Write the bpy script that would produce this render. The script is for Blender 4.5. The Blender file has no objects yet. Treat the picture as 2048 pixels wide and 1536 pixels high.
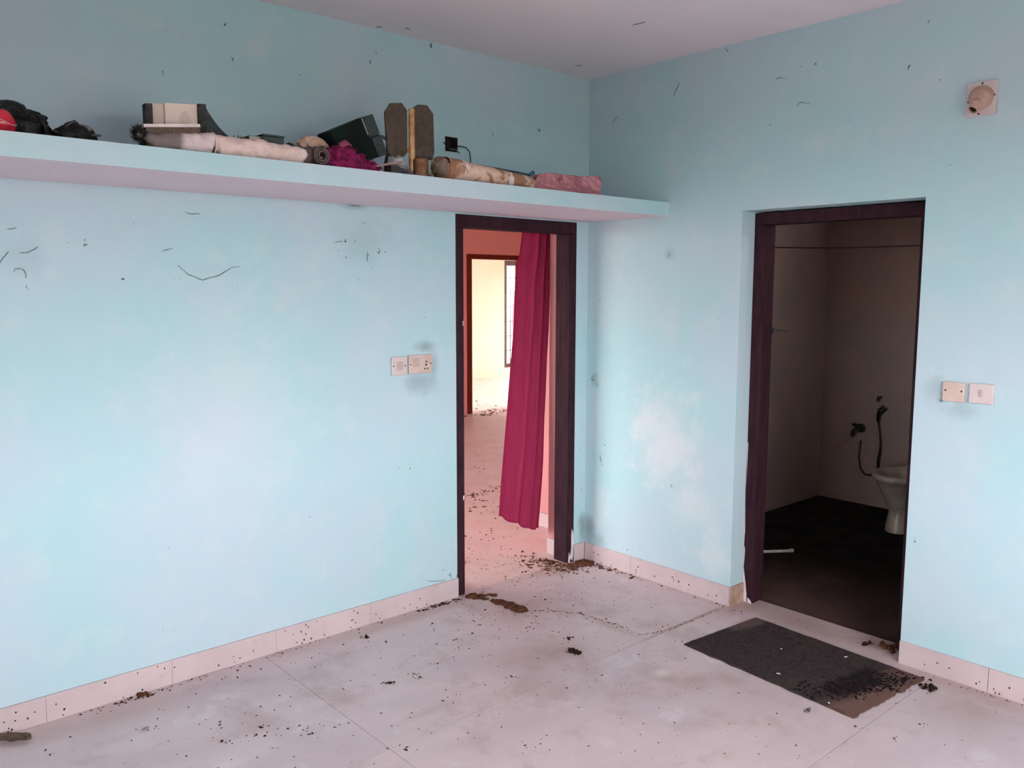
import bpy, bmesh, math, random
from mathutils import Vector, Matrix, noise

# ------------------------------------------------------------------ camera, sky, exposure
scene = bpy.context.scene
C = scene.collection
CAM = Vector((-3.8599, -3.6513, 1.7452))
YAW, PITCH, ROLL = 0.84654, -0.11489, 0.00191
_f = Vector((math.cos(PITCH)*math.cos(YAW), math.cos(PITCH)*math.sin(YAW), math.sin(PITCH)))
_r = Vector((math.sin(YAW), -math.cos(YAW), 0)); _u = _r.cross(_f)
_r2 = _r*math.cos(ROLL) + _u*math.sin(ROLL); _u2 = _u*math.cos(ROLL) - _r*math.sin(ROLL)
cd = bpy.data.cameras.new('camera'); cam = bpy.data.objects.new('camera', cd); C.objects.link(cam)
cd.sensor_fit = 'HORIZONTAL'; cd.sensor_width = 36; cd.lens = 1680.14/2048*36
cd.clip_start = 0.05
M = Matrix((_r2, _u2, -_f)).transposed().to_4x4(); M.translation = CAM
cam.matrix_world = M
scene.camera = cam

w = bpy.data.worlds.new('overcast_sky'); scene.world = w; w.use_nodes = True
w.node_tree.nodes['Background'].inputs[0].default_value = (1.0, 0.975, 0.97, 1)
w.node_tree.nodes['Background'].inputs[1].default_value = 10.0

def portal(name, loc, rot, sx, sy):          # guides the sky's light through a window opening; emits nothing itself
    l = bpy.data.lights.new(name, 'AREA'); l.shape = 'RECTANGLE'; l.size = sx; l.size_y = sy
    l.cycles.is_portal = True
    o = bpy.data.objects.new(name, l); C.objects.link(o); o.location = loc; o.rotation_euler = rot
R90 = math.pi/2
portal('window_light', (-2.3, -4.93, 1.525), (R90, 0, 0), 2.4, 1.85)
portal('window_light', (-4.93, -2.6, 1.5), (R90, 0, -R90), 1.6, 1.3)
portal('window_light', (-3.2, 2.8, 1.4), (R90, 0, -R90), 3.2, 2.0)
portal('window_light', (7.7, 9.05, 1.21), (R90, 0, math.pi), 1.4, 2.1)
portal('window_light', (9.2, 7.2, 1.4), (R90, 0, R90), 2.0, 1.8)
portal('window_light', (2.3, 7.2, 1.4), (R90, 0, -R90), 2.0, 1.8)
portal('window_light', (1.3, -2.52, 2.45), (R90, 0, 0), 0.7, 0.36)

vs = scene.view_settings
vs.view_transform = 'Standard'; vs.look = 'None'; vs.gamma = 1.0; vs.use_curve_mapping = False
vs.exposure = 0.58
scene.cycles.use_denoising = True
scene.cycles.max_bounces = 6; scene.cycles.diffuse_bounces = 4; scene.cycles.glossy_bounces = 2
scene.cycles.caustics_reflective = False; scene.cycles.caustics_refractive = False
scene.cycles.use_adaptive_sampling = True; scene.cycles.adaptive_threshold = 0.08; scene.cycles.adaptive_min_samples = 10
scene.cycles.sample_clamp_indirect = 20

rnd = random.Random(7)
ZS = 2.2213                                   # top of the loft slab

# ------------------------------------------------------------------ helpers: meshes
class MB:
    def __init__(s): s.v = []; s.f = []; s.m = []; s.smooth = False
    def add(s, vs_, fs, mi=0):
        b = len(s.v); s.v += [tuple(v) for v in vs_]
        for f in fs: s.f.append(tuple(b+i for i in f)); s.m.append(mi)
        return s
    def box(s, a, b, mi=0, rot=None, bev=0):
        if bev:
            bm = bmesh.new(); bmesh.ops.create_cube(bm, size=1)
            for v in bm.verts: v.co = Vector([(a[i]+b[i])/2 + v.co[i]*(b[i]-a[i]) for i in range(3)])
            bmesh.ops.bevel(bm, geom=bm.edges[:], offset=bev, segments=2, affect='EDGES', profile=.5)
            return s.bm(bm, mi, rot)
        x0, y0, z0 = a; x1, y1, z1 = b
        vs_ = [(x0,y0,z0),(x1,y0,z0),(x1,y1,z0),(x0,y1,z0),(x0,y0,z1),(x1,y0,z1),(x1,y1,z1),(x0,y1,z1)]
        if rot: vs_ = [rot @ Vector(v) for v in vs_]
        return s.add(vs_, [(0,3,2,1),(4,5,6,7),(0,1,5,4),(1,2,6,5),(2,3,7,6),(3,0,4,7)], mi)
    def bm(s, bm, mi=0, rot=None):
        bm.verts.index_update()
        s.add([(rot @ v.co) if rot else v.co[:] for v in bm.verts], [[v.index for v in f.verts] for f in bm.faces], mi)
        bm.free(); return s
    def prism(s, poly, d0, d1, axis=1, mi=0):  # poly: 2-D outline in the two other axes, extruded along axis
        n = len(poly); vs_ = []
        for d in (d0, d1):
            for a, b in poly:
                c = [a, b]; c.insert(axis, d); vs_.append(c)
        return s.add(vs_, [tuple(range(n)), tuple(range(2*n-1, n-1, -1))] + [(i, n+i, n+(i+1) % n, (i+1) % n) for i in range(n)], mi)
    def tube(s, pts, rad, n=8, mi=0, cap=True, wob=None):
        pts = [Vector(p) for p in pts]; N = len(pts)
        if not hasattr(rad, '__len__'): rad = [rad]*N
        up = None; rings = []
        for i, p in enumerate(pts):
            t = (pts[min(i+1, N-1)] - pts[max(i-1, 0)]).normalized()
            if up is None: up = t.orthogonal().normalized()
            up = (up - t*up.dot(t)); up = up.normalized() if up.length > 1e-6 else t.orthogonal().normalized()
            sd = t.cross(up); ring = []
            for k in range(n):
                a = 2*math.pi*k/n; r = rad[i]*(wob(i, k) if wob else 1)
                ring.append(p + up*math.cos(a)*r + sd*math.sin(a)*r)
            rings.append(ring)
        fs = [(i*n+k, i*n+(k+1) % n, (i+1)*n+(k+1) % n, (i+1)*n+k) for i in range(N-1) for k in range(n)]
        if cap: fs += [tuple(range(n))[::-1], tuple((N-1)*n+k for k in range(n))]
        return s.add([v for r_ in rings for v in r_], fs, mi)
    def lathe(s, prof, n=24, origin=(0,0,0), axis=None, sx=1, sy=1, mi=0):  # prof: (radius, height)
        q = Vector((0,0,1)).rotation_difference(Vector(axis).normalized()).to_matrix() if axis else Matrix.Identity(3)
        o = Vector(origin); vs_ = []
        for r_, z in prof:
            for k in range(n):
                a = 2*math.pi*k/n
                vs_.append(o + q @ Vector((r_*math.cos(a)*sx, r_*math.sin(a)*sy, z)))
        fs = [(i*n+k, i*n+(k+1) % n, (i+1)*n+(k+1) % n, (i+1)*n+k) for i in range(len(prof)-1) for k in range(n)]
        return s.add(vs_, fs, mi)
    def lump(s, c, r, seed=0, amp=.25, freq=2.2, zmin=None, sub=3, ridge=False, mi=0):
        bm = bmesh.new(); bmesh.ops.create_icosphere(bm, subdivisions=sub, radius=1)
        for v in bm.verts:
            p = v.co*freq + Vector((seed*7.13, seed*3.7, seed*1.9))
            n_ = noise.noise(p) + .5*noise.noise(p*2.3)
            if ridge: n_ = 0.6 - 1.6*abs(noise.noise(p)) - .7*abs(noise.noise(p*2.1))
            k = 1 + amp*n_
            v.co = Vector((c[0]+v.co.x*r[0]*k, c[1]+v.co.y*r[1]*k, c[2]+v.co.z*r[2]*k))
            if zmin is not None and v.co.z < zmin: v.co.z = zmin
        return s.bm(bm, mi)
    def build(s, name, mats, parent=None, smooth=False, angle=None):
        me = bpy.data.meshes.new(name); me.from_pydata(s.v, [], s.f); me.update()
        if not isinstance(mats, (list, tuple)): mats = [mats]
        for m in mats: me.materials.append(m)
        me.polygons.foreach_set('material_index', s.m)
        b = bmesh.new(); b.from_mesh(me); bmesh.ops.recalc_face_normals(b, faces=b.faces); b.to_mesh(me); b.free()
        if smooth: me.polygons.foreach_set('use_smooth', [True]*len(me.polygons))
        if smooth and angle: me.set_sharp_from_angle(angle=angle)
        o = bpy.data.objects.new(name, me); C.objects.link(o)
        if parent is not None: o.parent = parent
        return o
def tag(o, label, cat, group=None):
    o['label'] = label; o['category'] = cat
    if group: o['group'] = group
    return o
def struct(o): o['kind'] = 'structure'; return o
def stuff(o): o['kind'] = 'stuff'; return o
def empty(name, loc=(0,0,0)):
    o = bpy.data.objects.new(name, None); C.objects.link(o); o.empty_display_size = .1
    return o                                   # kept at the origin: parts carry world coordinates
def thing(name, label, cat, base, group=None):
    o = empty(name); o.location = base
    return tag(o, label, cat, group)
def part(mb, name, mats, parent, **k):         # a part built in world coordinates under a thing standing at its base
    o = mb.build(name, mats, None, **k); L = Vector(parent.location)
    o.data.transform(Matrix.Translation(-L)); o.parent = parent
    return o
def rot_about(c, axis, ang):
    return Matrix.Translation(Vector(c)) @ Matrix.Rotation(ang, 4, axis) @ Matrix.Translation(-Vector(c))

# ------------------------------------------------------------------ helpers: materials
def lin(*c): return tuple((x/255/12.92 if x <= 10 else ((x/255+.055)/1.055)**2.4) for x in c) + (1,)
class NT:
    def __init__(s, name):
        s.mat = bpy.data.materials.new(name); s.mat.use_nodes = True; s.t = s.mat.node_tree; s.n = s.t.nodes
        s.b = s.n['Principled BSDF']; s.tc = s.n.new('ShaderNodeTexCoord')
        s.co = s.tc.outputs['Object']
    def link(s, a, b): s.t.links.new(a, b)
    def val(s, sock, v):
        if isinstance(v, bpy.types.NodeSocket): s.link(v, sock)
        else: sock.default_value = v
    def noise(s, scale, detail=4, rough=.55, dist=0, co=None, vec=None):
        n = s.n.new('ShaderNodeTexNoise'); n.inputs['Scale'].default_value = scale; n.inputs['Detail'].default_value = detail
        n.inputs['Roughness'].default_value = rough; n.inputs['Distortion'].default_value = dist
        c = co or s.co
        if vec:
            m = s.n.new('ShaderNodeMapping'); m.inputs['Scale'].default_value = vec; s.link(c, m.inputs[0]); c = m.outputs[0]
        s.link(c, n.inputs['Vector']); return n.outputs['Fac']
    def voro(s, scale, feature='F1'):
        n = s.n.new('ShaderNodeTexVoronoi'); n.inputs['Scale'].default_value = scale; n.feature = feature
        s.link(s.co, n.inputs['Vector']); return n.outputs['Distance']
    def ramp(s, v, a, b, lo=0, hi=1):
        n = s.n.new('ShaderNodeMapRange'); n.interpolation_type = 'SMOOTHSTEP'
        s.val(n.inputs['Value'], v)
        for i, x in zip(('From Min', 'From Max', 'To Min', 'To Max'), (a, b, lo, hi)): n.inputs[i].default_value = x
        return n.outputs[0]
    def math(s, op, a, b=0):
        n = s.n.new('ShaderNodeMath'); n.operation = op; s.val(n.inputs[0], a); s.val(n.inputs[1], b); return n.outputs[0]
    def mix(s, fac, a, b):
        n = s.n.new('ShaderNodeMix'); n.data_type = 'RGBA'; s.val(n.inputs['Factor'], fac); s.val(n.inputs['A'], a); s.val(n.inputs['B'], b)
        return n.outputs['Result']
    def blob(s, c, r, nz=None, amt=.5, soft=.0):       # 1 inside an ellipsoid round c, 0 outside
        m = s.n.new('ShaderNodeVectorMath'); m.operation = 'SUBTRACT'; s.link(s.co, m.inputs[0]); m.inputs[1].default_value = c
        d = s.n.new('ShaderNodeVectorMath'); d.operation = 'DIVIDE'; s.link(m.outputs[0], d.inputs[0]); d.inputs[1].default_value = r
        l = s.n.new('ShaderNodeVectorMath'); l.operation = 'LENGTH'; s.link(d.outputs[0], l.inputs[0]); v = l.outputs['Value']
        if nz is not None: v = s.math('ADD', v, s.math('MULTIPLY', s.math('SUBTRACT', nz, .5), amt*2))
        return s.ramp(v, 1.0, soft, 0, 1)
    def bump(s, v, strength=.2, dist=.01):
        n = s.n.new('ShaderNodeBump'); n.inputs['Strength'].default_value = strength; n.inputs['Distance'].default_value = dist
        s.link(v, n.inputs['Height']); s.link(n.outputs[0], s.b.inputs['Normal'])
    def flat(s, col):
        s.n.remove(s.b); d = s.n.new('ShaderNodeBsdfDiffuse'); s.val(d.inputs['Color'], col); s.link(d.outputs[0], s.n['Material Output'].inputs[0])
        return s.mat
    def done(s, col, rough=.6, metal=0, spec=.5):
        s.val(s.b.inputs['Base Color'], col); s.val(s.b.inputs['Roughness'], rough); s.b.inputs['Metallic'].default_value = metal
        s.b.inputs['Specular IOR Level'].default_value = spec
        return s.mat
def plain(name, a, b=None, rough=.6, scale=12, metal=0, bump=0, bscale=None, spec=.5, lo=.35, hi=.65):
    t = NT(name); n = t.noise(scale, 3)
    col = t.mix(t.ramp(n, lo, hi), a, b or tuple(x*.75 for x in a[:3])+(1,))
    if bump: t.bump(t.noise(bscale or scale*3, 2), bump, .01)
    return t.done(col, rough, metal, spec)

BLUE = (0.415, 0.63, 0.672, 1)
def wall_paint(name, blobs=(), pale=()):
    t = NT(name)
    n1 = t.noise(1.1, 2, .6); n2 = t.noise(5.5, 3, .65)
    col = t.mix(t.ramp(n1, .35, .65), BLUE, (0.49, 0.61, 0.685, 1))
    col = t.mix(t.math('MULTIPLY', t.ramp(n2, .5, .72), .5), col, (0.54, 0.645, 0.69, 1))
    for c, r, k in pale:
        col = t.mix(t.math('MULTIPLY', t.blob(c, r, n2, 1.2), k), col, (0.66, 0.70, 0.74, 1))
    for c, r, k in blobs:
        col = t.mix(t.math('MULTIPLY', t.blob(c, r, n2, .7), k), col, (0.16, 0.19, 0.21, 1))
    return t.flat(col)
M_wallL = wall_paint('blue_paint_left',
    blobs=[((-1.24, 0, 1.425), (.12, .1, .05), .55), ((-1.27, 0, 1.235), (.14, .1, .10), .42), ((-1.19, 0, 1.34), (.05, .1, .12), .35),
           ((-0.02, 0, .2), (.06, .1, .14), .6), ((-1.6, 0, 1.98), (.25, .1, .16), .14), ((-3.1, 0, 1.85), (.12, .1, .12), .12),
           ((-1.66, 0, 2.14), (.12, .1, .03), .4)],
    pale=[((-2.3, 0, 1.2), (.5, .2, .7), .3)])
M_wallR = wall_paint('blue_paint_right',
    blobs=[((0, -.03, .2), (.1, .07, .12), .55), ((0, -2.13, 1.30), (.1, .09, .12), .3), ((0, -2.23, 1.22), (.1, .09, .06), .25),
           ((0, -.08, 1.16), (.1, .06, .07), .3), ((0, -.13, .14), (.1, .09, .06), .3), ((0, -.64, 1.93), (.1, .05, .05), .2)],
    pale=[((0, -.62, .85), (.3, .38, .42), .75), ((0, -.85, .5), (.3, .3, .25), .45), ((0, -.15, .35), (.2, .16, .16), .5), ((0, -1.0, .25), (.2, .2, .15), .5)])
M_shelf = wall_paint('blue_paint_slab')
def paint(name, a, b, specks=.5):
    t = NT(name); n1 = t.noise(1.6, 3, .6)
    col = t.mix(t.ramp(n1, .3, .7), a, b)
    if specks: col = t.mix(t.math('MULTIPLY', t.math('MULTIPLY', t.ramp(t.voro(4.0), .03, .012), t.ramp(n1, .5, .55)), specks), col, (0.12, 0.10, 0.10, 1))
    return t.flat(col)
M_ceil = paint('ceiling_white_paint', (0.85, 0.775, 0.805, 1), (0.80, 0.745, 0.79, 1))
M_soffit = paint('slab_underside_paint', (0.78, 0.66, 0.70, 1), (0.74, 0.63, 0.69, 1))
M_salmon = paint('salmon_paint', (0.86, 0.43, 0.37, 1), (0.84, 0.42, 0.365, 1), specks=0)
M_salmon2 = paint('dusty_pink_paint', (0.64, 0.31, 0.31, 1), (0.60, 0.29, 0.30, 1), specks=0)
M_cream = paint('cream_paint', (0.85, 0.78, 0.62, 1), (0.85, 0.80, 0.68, 1), specks=0)
M_bath = paint('bathroom_wall_paint', (0.44, 0.315, 0.275, 1), (0.36, 0.29, 0.275, 1), specks=.4)
M_outer = plain('outside_render', (.5, .48, .46, 1))

def marble(name, warm=0.0):
    t = NT(name); oi = t.n.new('ShaderNodeObjectInfo')
    n1 = t.noise(1.0, 3, .6, .6, vec=(1, 2.2, 1)); n2 = t.noise(4.5, 4, .65, .3); n3 = t.noise(2.3, 5, .7, .5)
    col = t.mix(t.ramp(n1, .36, .66), (0.60, 0.475, 0.485, 1), (0.52, 0.41, 0.43, 1))
    col = t.mix(t.math('MULTIPLY', t.ramp(n2, .52, .70), .65), col, (0.44, 0.34, 0.34, 1))
    col = t.mix(t.math('MULTIPLY', t.ramp(n2, .44, .30), .75), col, (0.65, 0.55, 0.57, 1))
    col = t.mix(t.math('MULTIPLY', t.ramp(n3, .53, .68), .6), col, (0.40, 0.295, 0.275, 1))
    col = t.mix(t.math('MULTIPLY', oi.outputs['Random'], .2), col, (0.53, 0.45, 0.50, 1))
    brown = (0.30, 0.185, 0.13, 1)
    for c, r, k in [((-.35, -1.085, 0), (.65, .022, .1), .6), ((-.70, -.85, 0), (.05, .28, .1), .4), ((-.95, -1.42, 0), (.12, .2, .1), .55), ((-.86, -1.53, 0), (.1, .12, .1), .4),
                    ((-.9, -.35, 0), (.28, .3, .1), .45), ((-1.2, -.85, 0), (.35, .2, .1), .35), ((-.75, -1.62, 0), (.1, .13, .1), .4), ((-.25, -2.4, 0), (.35, .3, .1), .35),
                    ((.12, -1.9, 0), (.13, .2, .1), .7), ((.1, -1.4, 0), (.2, .7, .1), .45), ((-.05, -1.15, 0), (.16, .1, .1), .5), ((-.3, -.02, 0), (.5, .16, .1), .5),
                    ((-2.9, -.14, 0), (.5, .14, .1), .35), ((-1.5, -.08, 0), (.8, .08, .1), .35), ((-.05, -2.35, 0), (.12, .6, .1), .4), ((-1.9, -.95, 0), (.2, .05, .1), .25)]:
        col = t.mix(t.math('MULTIPLY', t.blob(c, r, n2, 1.0), k), col, brown)
    col = t.mix(t.math('MULTIPLY', t.blob((-.93, -1.37, 0), (.08, .06, .1), n2, .4), .6), col, (0.74, 0.66, 0.66, 1))
    return t.done(col, t.ramp(n2, .3, .7, .38, .6), 0, .4)
M_marble = marble('white_marble')
t = NT('hall_marble'); n2 = t.noise(3.5, 6, .65)
hall_c = t.mix(t.ramp(n2, .35, .7), (0.645, 0.49, 0.475, 1), (0.58, 0.42, 0.405, 1))
sp = t.math('MULTIPLY', t.ramp(t.voro(7.0), .06, .02), t.ramp(t.noise(1.7, 4), .45, .55))
hall_c = t.mix(t.math('MULTIPLY', sp, .75), hall_c, (0.2, 0.08, 0.05, 1))
M_hall = t.done(hall_c, .5)
def skirting():
    t = NT('skirting_marble'); n1 = t.noise(3, 6, .6); n2 = t.noise(14, 5, .6)
    col = t.mix(t.ramp(n1, .3, .7), (0.60, 0.485, 0.495, 1), (0.53, 0.425, 0.44, 1))
    col = t.mix(t.math('MULTIPLY', t.ramp(n2, .56, .72), .35), col, (0.42, 0.30, 0.27, 1))
    sp = t.math('MULTIPLY', t.ramp(t.voro(11.0), .10, .05), t.ramp(n1, .46, .52))
    col = t.mix(t.math('MULTIPLY', sp, .85), col, (0.08, 0.045, 0.04, 1))
    return t.done(col, .45)
M_skirt = skirting()
t = NT('stained_skirting'); M_skirt_old = t.done(t.mix(t.ramp(t.noise(18, 5), .35, .65), (0.48, 0.33, 0.27, 1), (0.36, 0.21, 0.16, 1)), .6)
def dark_wood(name, a, b):
    t = NT(name); n = t.noise(40, 5, .6, vec=(1, 1, .15))
    t.bump(n, .15, .004)
    return t.done(t.mix(t.ramp(n, .35, .65), a, b), .75, 0, .15)
M_frame = dark_wood('dark_purple_brown_paint', (0.024, 0.009, 0.014, 1), (0.042, 0.015, 0.023, 1))
M_frame3 = dark_wood('red_brown_paint', (0.20, 0.030, 0.018, 1), (0.16, 0.022, 0.014, 1))
M_chip = plain('chipped_plaster', (0.74, 0.66, 0.70, 1), (0.60, 0.50, 0.52, 1), .8, 30)
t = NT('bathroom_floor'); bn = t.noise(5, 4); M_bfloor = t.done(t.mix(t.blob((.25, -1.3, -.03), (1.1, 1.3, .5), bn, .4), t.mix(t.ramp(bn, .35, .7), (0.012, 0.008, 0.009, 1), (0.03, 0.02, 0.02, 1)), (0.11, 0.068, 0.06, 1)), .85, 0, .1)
M_grout = plain('grey_grout', (.30, .23, .23, 1), (.24, .17, .15, 1), .9, 3)
M_dirt = plain('brown_dirt', (0.065, 0.028, 0.018, 1), (0.03, 0.014, 0.010, 1), .95, 40, spec=.05)
M_dirt2 = plain('red_brown_soil', (0.145, 0.058, 0.034, 1), (0.075, 0.030, 0.019, 1), .95, 60, bump=.4, spec=.05)
M_soot = plain('soot', (0.10, 0.135, 0.15, 1), (0.21, 0.28, 0.30, 1), .95, 30, spec=.1)

# ------------------------------------------------------------------ structure
def wall_holes(name, axis, d0, d1, u0, u1, z0, z1, holes, mats):
    """Wall across `axis` (0 = x, 1 = y) from d0 (room face, slot 0) to d1 (other face, slot 1); holes (u0,u1,z0,z1) have reveals in slot 2."""
    mb = MB(); o = 1-axis
    us = sorted({u0, u1, *[h[0] for h in holes], *[h[1] for h in holes]}); zs = sorted({z0, z1, *[h[2] for h in holes], *[h[3] for h in holes]})
    def P(d, u, z): v = [0, 0, z]; v[axis] = d; v[o] = u; return v
    def inside(u, z): return any(h[0] < u < h[1] and h[2] < z < h[3] for h in holes)
    for i in range(len(us)-1):
        for j in range(len(zs)-1):
            a, b, c, d = us[i], us[i+1], zs[j], zs[j+1]
            if inside((a+b)/2, (c+d)/2): continue
            for k, dd in ((0, d0), (1, d1)): mb.add([P(dd, a, c), P(dd, b, c), P(dd, b, d), P(dd, a, d)], [(0,1,2,3)], k)
            eps = 1e-4
            for (p, q, uu, zz) in (((a,c),(a,d),a-eps,(c+d)/2), ((b,c),(b,d),b+eps,(c+d)/2), ((a,c),(b,c),(a+b)/2,c-eps), ((a,d),(b,d),(a+b)/2,d+eps)):
                if inside(uu, zz) or uu < u0 or uu > u1 or zz < z0 or zz > z1:
                    mb.add([P(d0, *p), P(d0, *q), P(d1, *q), P(d1, *p)], [(0,1,2,3)], 2)
    me = mb
    ob = me.build(name, mats)
    b = bmesh.new(); b.from_mesh(ob.data); bmesh.ops.remove_doubles(b, verts=b.verts, dist=1e-5); bmesh.ops.recalc_face_normals(b, faces=b.faces); b.to_mesh(ob.data); b.free()
    return struct(ob)
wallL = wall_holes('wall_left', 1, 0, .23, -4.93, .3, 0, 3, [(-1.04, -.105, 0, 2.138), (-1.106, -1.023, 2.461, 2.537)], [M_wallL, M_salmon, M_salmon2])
wallR = wall_holes('wall_right', 0, 0, .23, -4.93, 0, 0, 3, [(-2.035, -1.103, 0, 2.143)], [M_wallR, M_bath, M_wallR])
wall_holes('wall_near', 1, -4.7, -4.93, -4.93, 0, 0, 3, [(-3.5, -1.1, .6, 2.45)], [M_shelf, M_outer, M_shelf])
wall_holes('wall_side', 0, -4.7, -4.93, -4.7, 0, 0, 3, [(-3.4, -1.8, .85, 2.15)], [M_shelf, M_outer, M_shelf])
ceil = struct(MB().box((-4.93, -4.93, 3), (.3, .23, 3.15)).build('ceiling', M_ceil))
floor = struct(MB().box((-4.93, -4.93, -.2), (.2, .015, -.0205)).build('floor', M_grout))
MB().box((-4.69, -4.69, -.02), (.198, .014, -.003)).build('joint_grout', M_grout, floor)
g = .0011
xj = [-4.7, -4.42, -2.21, 0.0]; yj = [.015, -1.09, -2.206, -3.31, -4.42, -4.7]
for j in range(5):
    for i in range(3):
        x1 = xj[i+1]-g
        if i == 2 and j == 0: pass
        MB().box((xj[i]+g, yj[j+1]+g, -.0029), (x1 if i < 2 else 0.0, yj[j]-g, 0)).build('floor_slab', M_marble, floor)
MB().box((.0015, -2.035, -.0029), (.2, -1.103, 0)).build('floor_slab', M_marble, floor)
# hall beyond the doorway
struct(MB().box((-3.2, .016, -.2), (5.05, 5.5, 0)).build('floor_hall', M_hall))
struct(MB().box((-3.2, .23, 3), (5.05, 5.5, 3.1)).build('ceiling_hall', M_ceil))
wall_holes('wall_hall_far', 1, 5.35, 5.5, -3.2, 9.2, 0, 3, [(3.278, 4.345, 0, 2.19)], [M_salmon, M_cream, M_salmon])
wall_holes('wall_hall_side', 0, -3, -3.2, .23, 5.35, 0, 3, [(1.2, 4.4, .4, 2.4)], [M_salmon, M_outer, M_salmon])
struct(MB().box((4.9, .85, 0), (5.05, 5.35, 3)).build('wall_hall_right', M_salmon))
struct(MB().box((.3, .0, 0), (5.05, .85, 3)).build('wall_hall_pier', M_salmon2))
struct(MB().box((.288, .23, 0), (.2999, .862, .1)).build('baseboard_hall', M_skirt))
# bright room beyond the hall
struct(MB().box((2.3, 5.5, -.2), (9.2, 9.05, 0)).build('floor_bright_room', plain('pale_floor', (.8, .75, .7, 1), (.7, .64, .6, 1), .5, 3)))
struct(MB().box((2.3, 5.5, 3), (9.2, 9.05, 3.1)).build('ceiling_bright_room', M_ceil))
wall_holes('wall_bright_far', 1, 8.85, 9.05, 2.3, 9.2, 0, 3, [(7.0, 8.4, .16, 2.26)], [M_cream, M_outer, M_cream])
wall_holes('wall_bright_right', 0, 9.0, 9.2, 5.5, 8.85, 0, 3, [(6.2, 8.2, .5, 2.3)], [M_cream, M_outer, M_cream])
wall_holes('wall_bright_left', 0, 2.5, 2.3, 5.5, 8.85, 0, 3, [(6.2, 8.2, .5, 2.3)], [M_cream, M_outer, M_cream])
# bathroom
BZ = -.03
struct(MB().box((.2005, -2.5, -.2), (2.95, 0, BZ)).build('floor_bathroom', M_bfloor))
struct(MB().box((.23, -2.5, 2.9), (2.95, 0, 3)).build('ceiling_bathroom', M_bath))
struct(MB().box((.23, -.1, BZ), (2.95, -.0005, 2.9)).build('wall_bathroom_left', M_bath))
struct(MB().box((2.8, -2.5, BZ), (2.95, -.1, 2.9)).build('wall_bathroom_back', M_bath))
wall_holes('wall_bathroom_right', 1, -2.35, -2.5, .23, 2.8, BZ, 2.9, [(.95, 1.65, 2.27, 2.63)], [M_bath, M_outer, M_bath])

struct(MB().box((-40, -40, -.6), (40, 40, -.5)).build('ground_outside', plain('dry_earth', (.30, .26, .22, 1), (.24, .21, .18, 1), .9, 2)))
# loft slab
slab = MB(); a, b = (-4.7, -.623, 2.1446), (-.0005, -.0005, ZS)
slab.box(a, b); slab.m[0] = 1
tag(slab.build('loft_slab', [M_shelf, M_soffit]), 'pale blue concrete loft slab running along the wall above the left doorway', 'shelf')

# skirting tiles
def skirt(name, pieces, mat=None):
    e = struct(empty(name))
    for a, b in pieces: MB().box(a, b, bev=.0008).build('skirting_tile', mat or M_skirt, e)
    return e
TB = .012; HB = .1084
bl = [-4.69, -4.13, -3.137, -2.638, -2.147, -1.62, -1.0405]
sk = skirt('baseboard_left', [((bl[i]+.0004, -TB, 0), (bl[i+1]-.0004, -.0003, HB)) for i in range(6)] + [((-.104, -TB, 0), (-.0135, -.0003, HB))])
br = [-.013, -.40, -1.103]
skirt('baseboard_right', [((-TB, br[i+1]+.001, 0), (-.0003, br[i]-.001, HB)) for i in range(2)] +
      [((-TB, -2.419, 0), (-.0003, -2.036, HB)), ((-TB, -3.4, 0), (-.0003, -2.421, HB)), ((-TB, -4.69, 0), (-.0003, -3.402, HB))])
MB().box((-.002, -1.1025-TB, 0), (.118, -1.1035, HB), bev=.001).build('skirting_return', M_skirt_old, bpy.data.objects['baseboard_right'])
MB().box((-.117, .112, 0), (-.1055, .229, .105), bev=.001).build('skirting_return', M_skirt, sk)

# door frames
def jagged(pts, seed, amp):
    r = random.Random(seed); return [(a+r.uniform(-amp, amp), b+r.uniform(-amp, amp)) for a, b in pts]
d1 = struct(empty('door_1'))
MB().box((-1.038, -.006, 0), (-.990, .11, 2.068), bev=.003).build('jamb', M_frame, d1)
MB().box((-.170, -.006, 0), (-.107, .11, 2.068), bev=.003).build('jamb', M_frame, d1)
MB().box((-1.038, -.006, 2.068), (-.107, .11, 2.136), bev=.003).build('head', M_frame, d1)
MB().prism(jagged([(-.138,.03),(-.128,.10),(-.131,.17),(-.122,.215),(-.112,.20),(-.109,.13),(-.113,.06),(-.120,.01)], 3, .004), -.0075, -.0055).build('plaster_chip', M_chip, d1)
MB().prism(jagged([(-.156,.0),(-.152,.05),(-.147,.07),(-.140,.03),(-.142,.0)], 4, .003), -.0075, -.0055).build('plaster_chip', M_chip, d1)
MB().prism(jagged([(-1.0,.55),(-.993,.56),(-.991,.575),(-.996,.58),(-1.004,.57)], 5, .002), -.0075, -.0055).build('plaster_chip', M_chip, d1)
MB().prism(jagged([(-1.0,1.53),(-.993,1.54),(-.991,1.556),(-.998,1.56)], 6, .002), -.0075, -.0055).build('plaster_chip', M_chip, d1)
d2 = struct(empty('door_2'))
mb = MB().box((.12, -1.168, 0), (.222, -1.1035, 2.075), bev=.003); mb.build('jamb', M_frame, d2)
MB().box((.12, -2.0345, 0), (.222, -1.97, 2.075), bev=.003).build('jamb', M_frame, d2)
MB().box((.12, -2.0345, 2.075), (.222, -1.1035, 2.136), bev=.003).build('head', M_frame, d2)
def chip_x(poly, seed): MB().prism(jagged(poly, seed, .003), .1175, .1205, axis=0).build('plaster_chip', M_chip, d2)
chip_x([(-1.104,.0),(-1.104,.32),(-1.110,.30),(-1.113,.24),(-1.108,.2),(-1.116,.14),(-1.122,.10),(-1.128,.05),(-1.13,.0)], 8)
chip_x([(-1.104,.32),(-1.104,.9),(-1.107,.9),(-1.107,.6),(-1.109,.4)], 9)
chip_x([(-1.14,.0),(-1.139,.028),(-1.148,.022),(-1.162,.012),(-1.165,.0)], 10)
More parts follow.
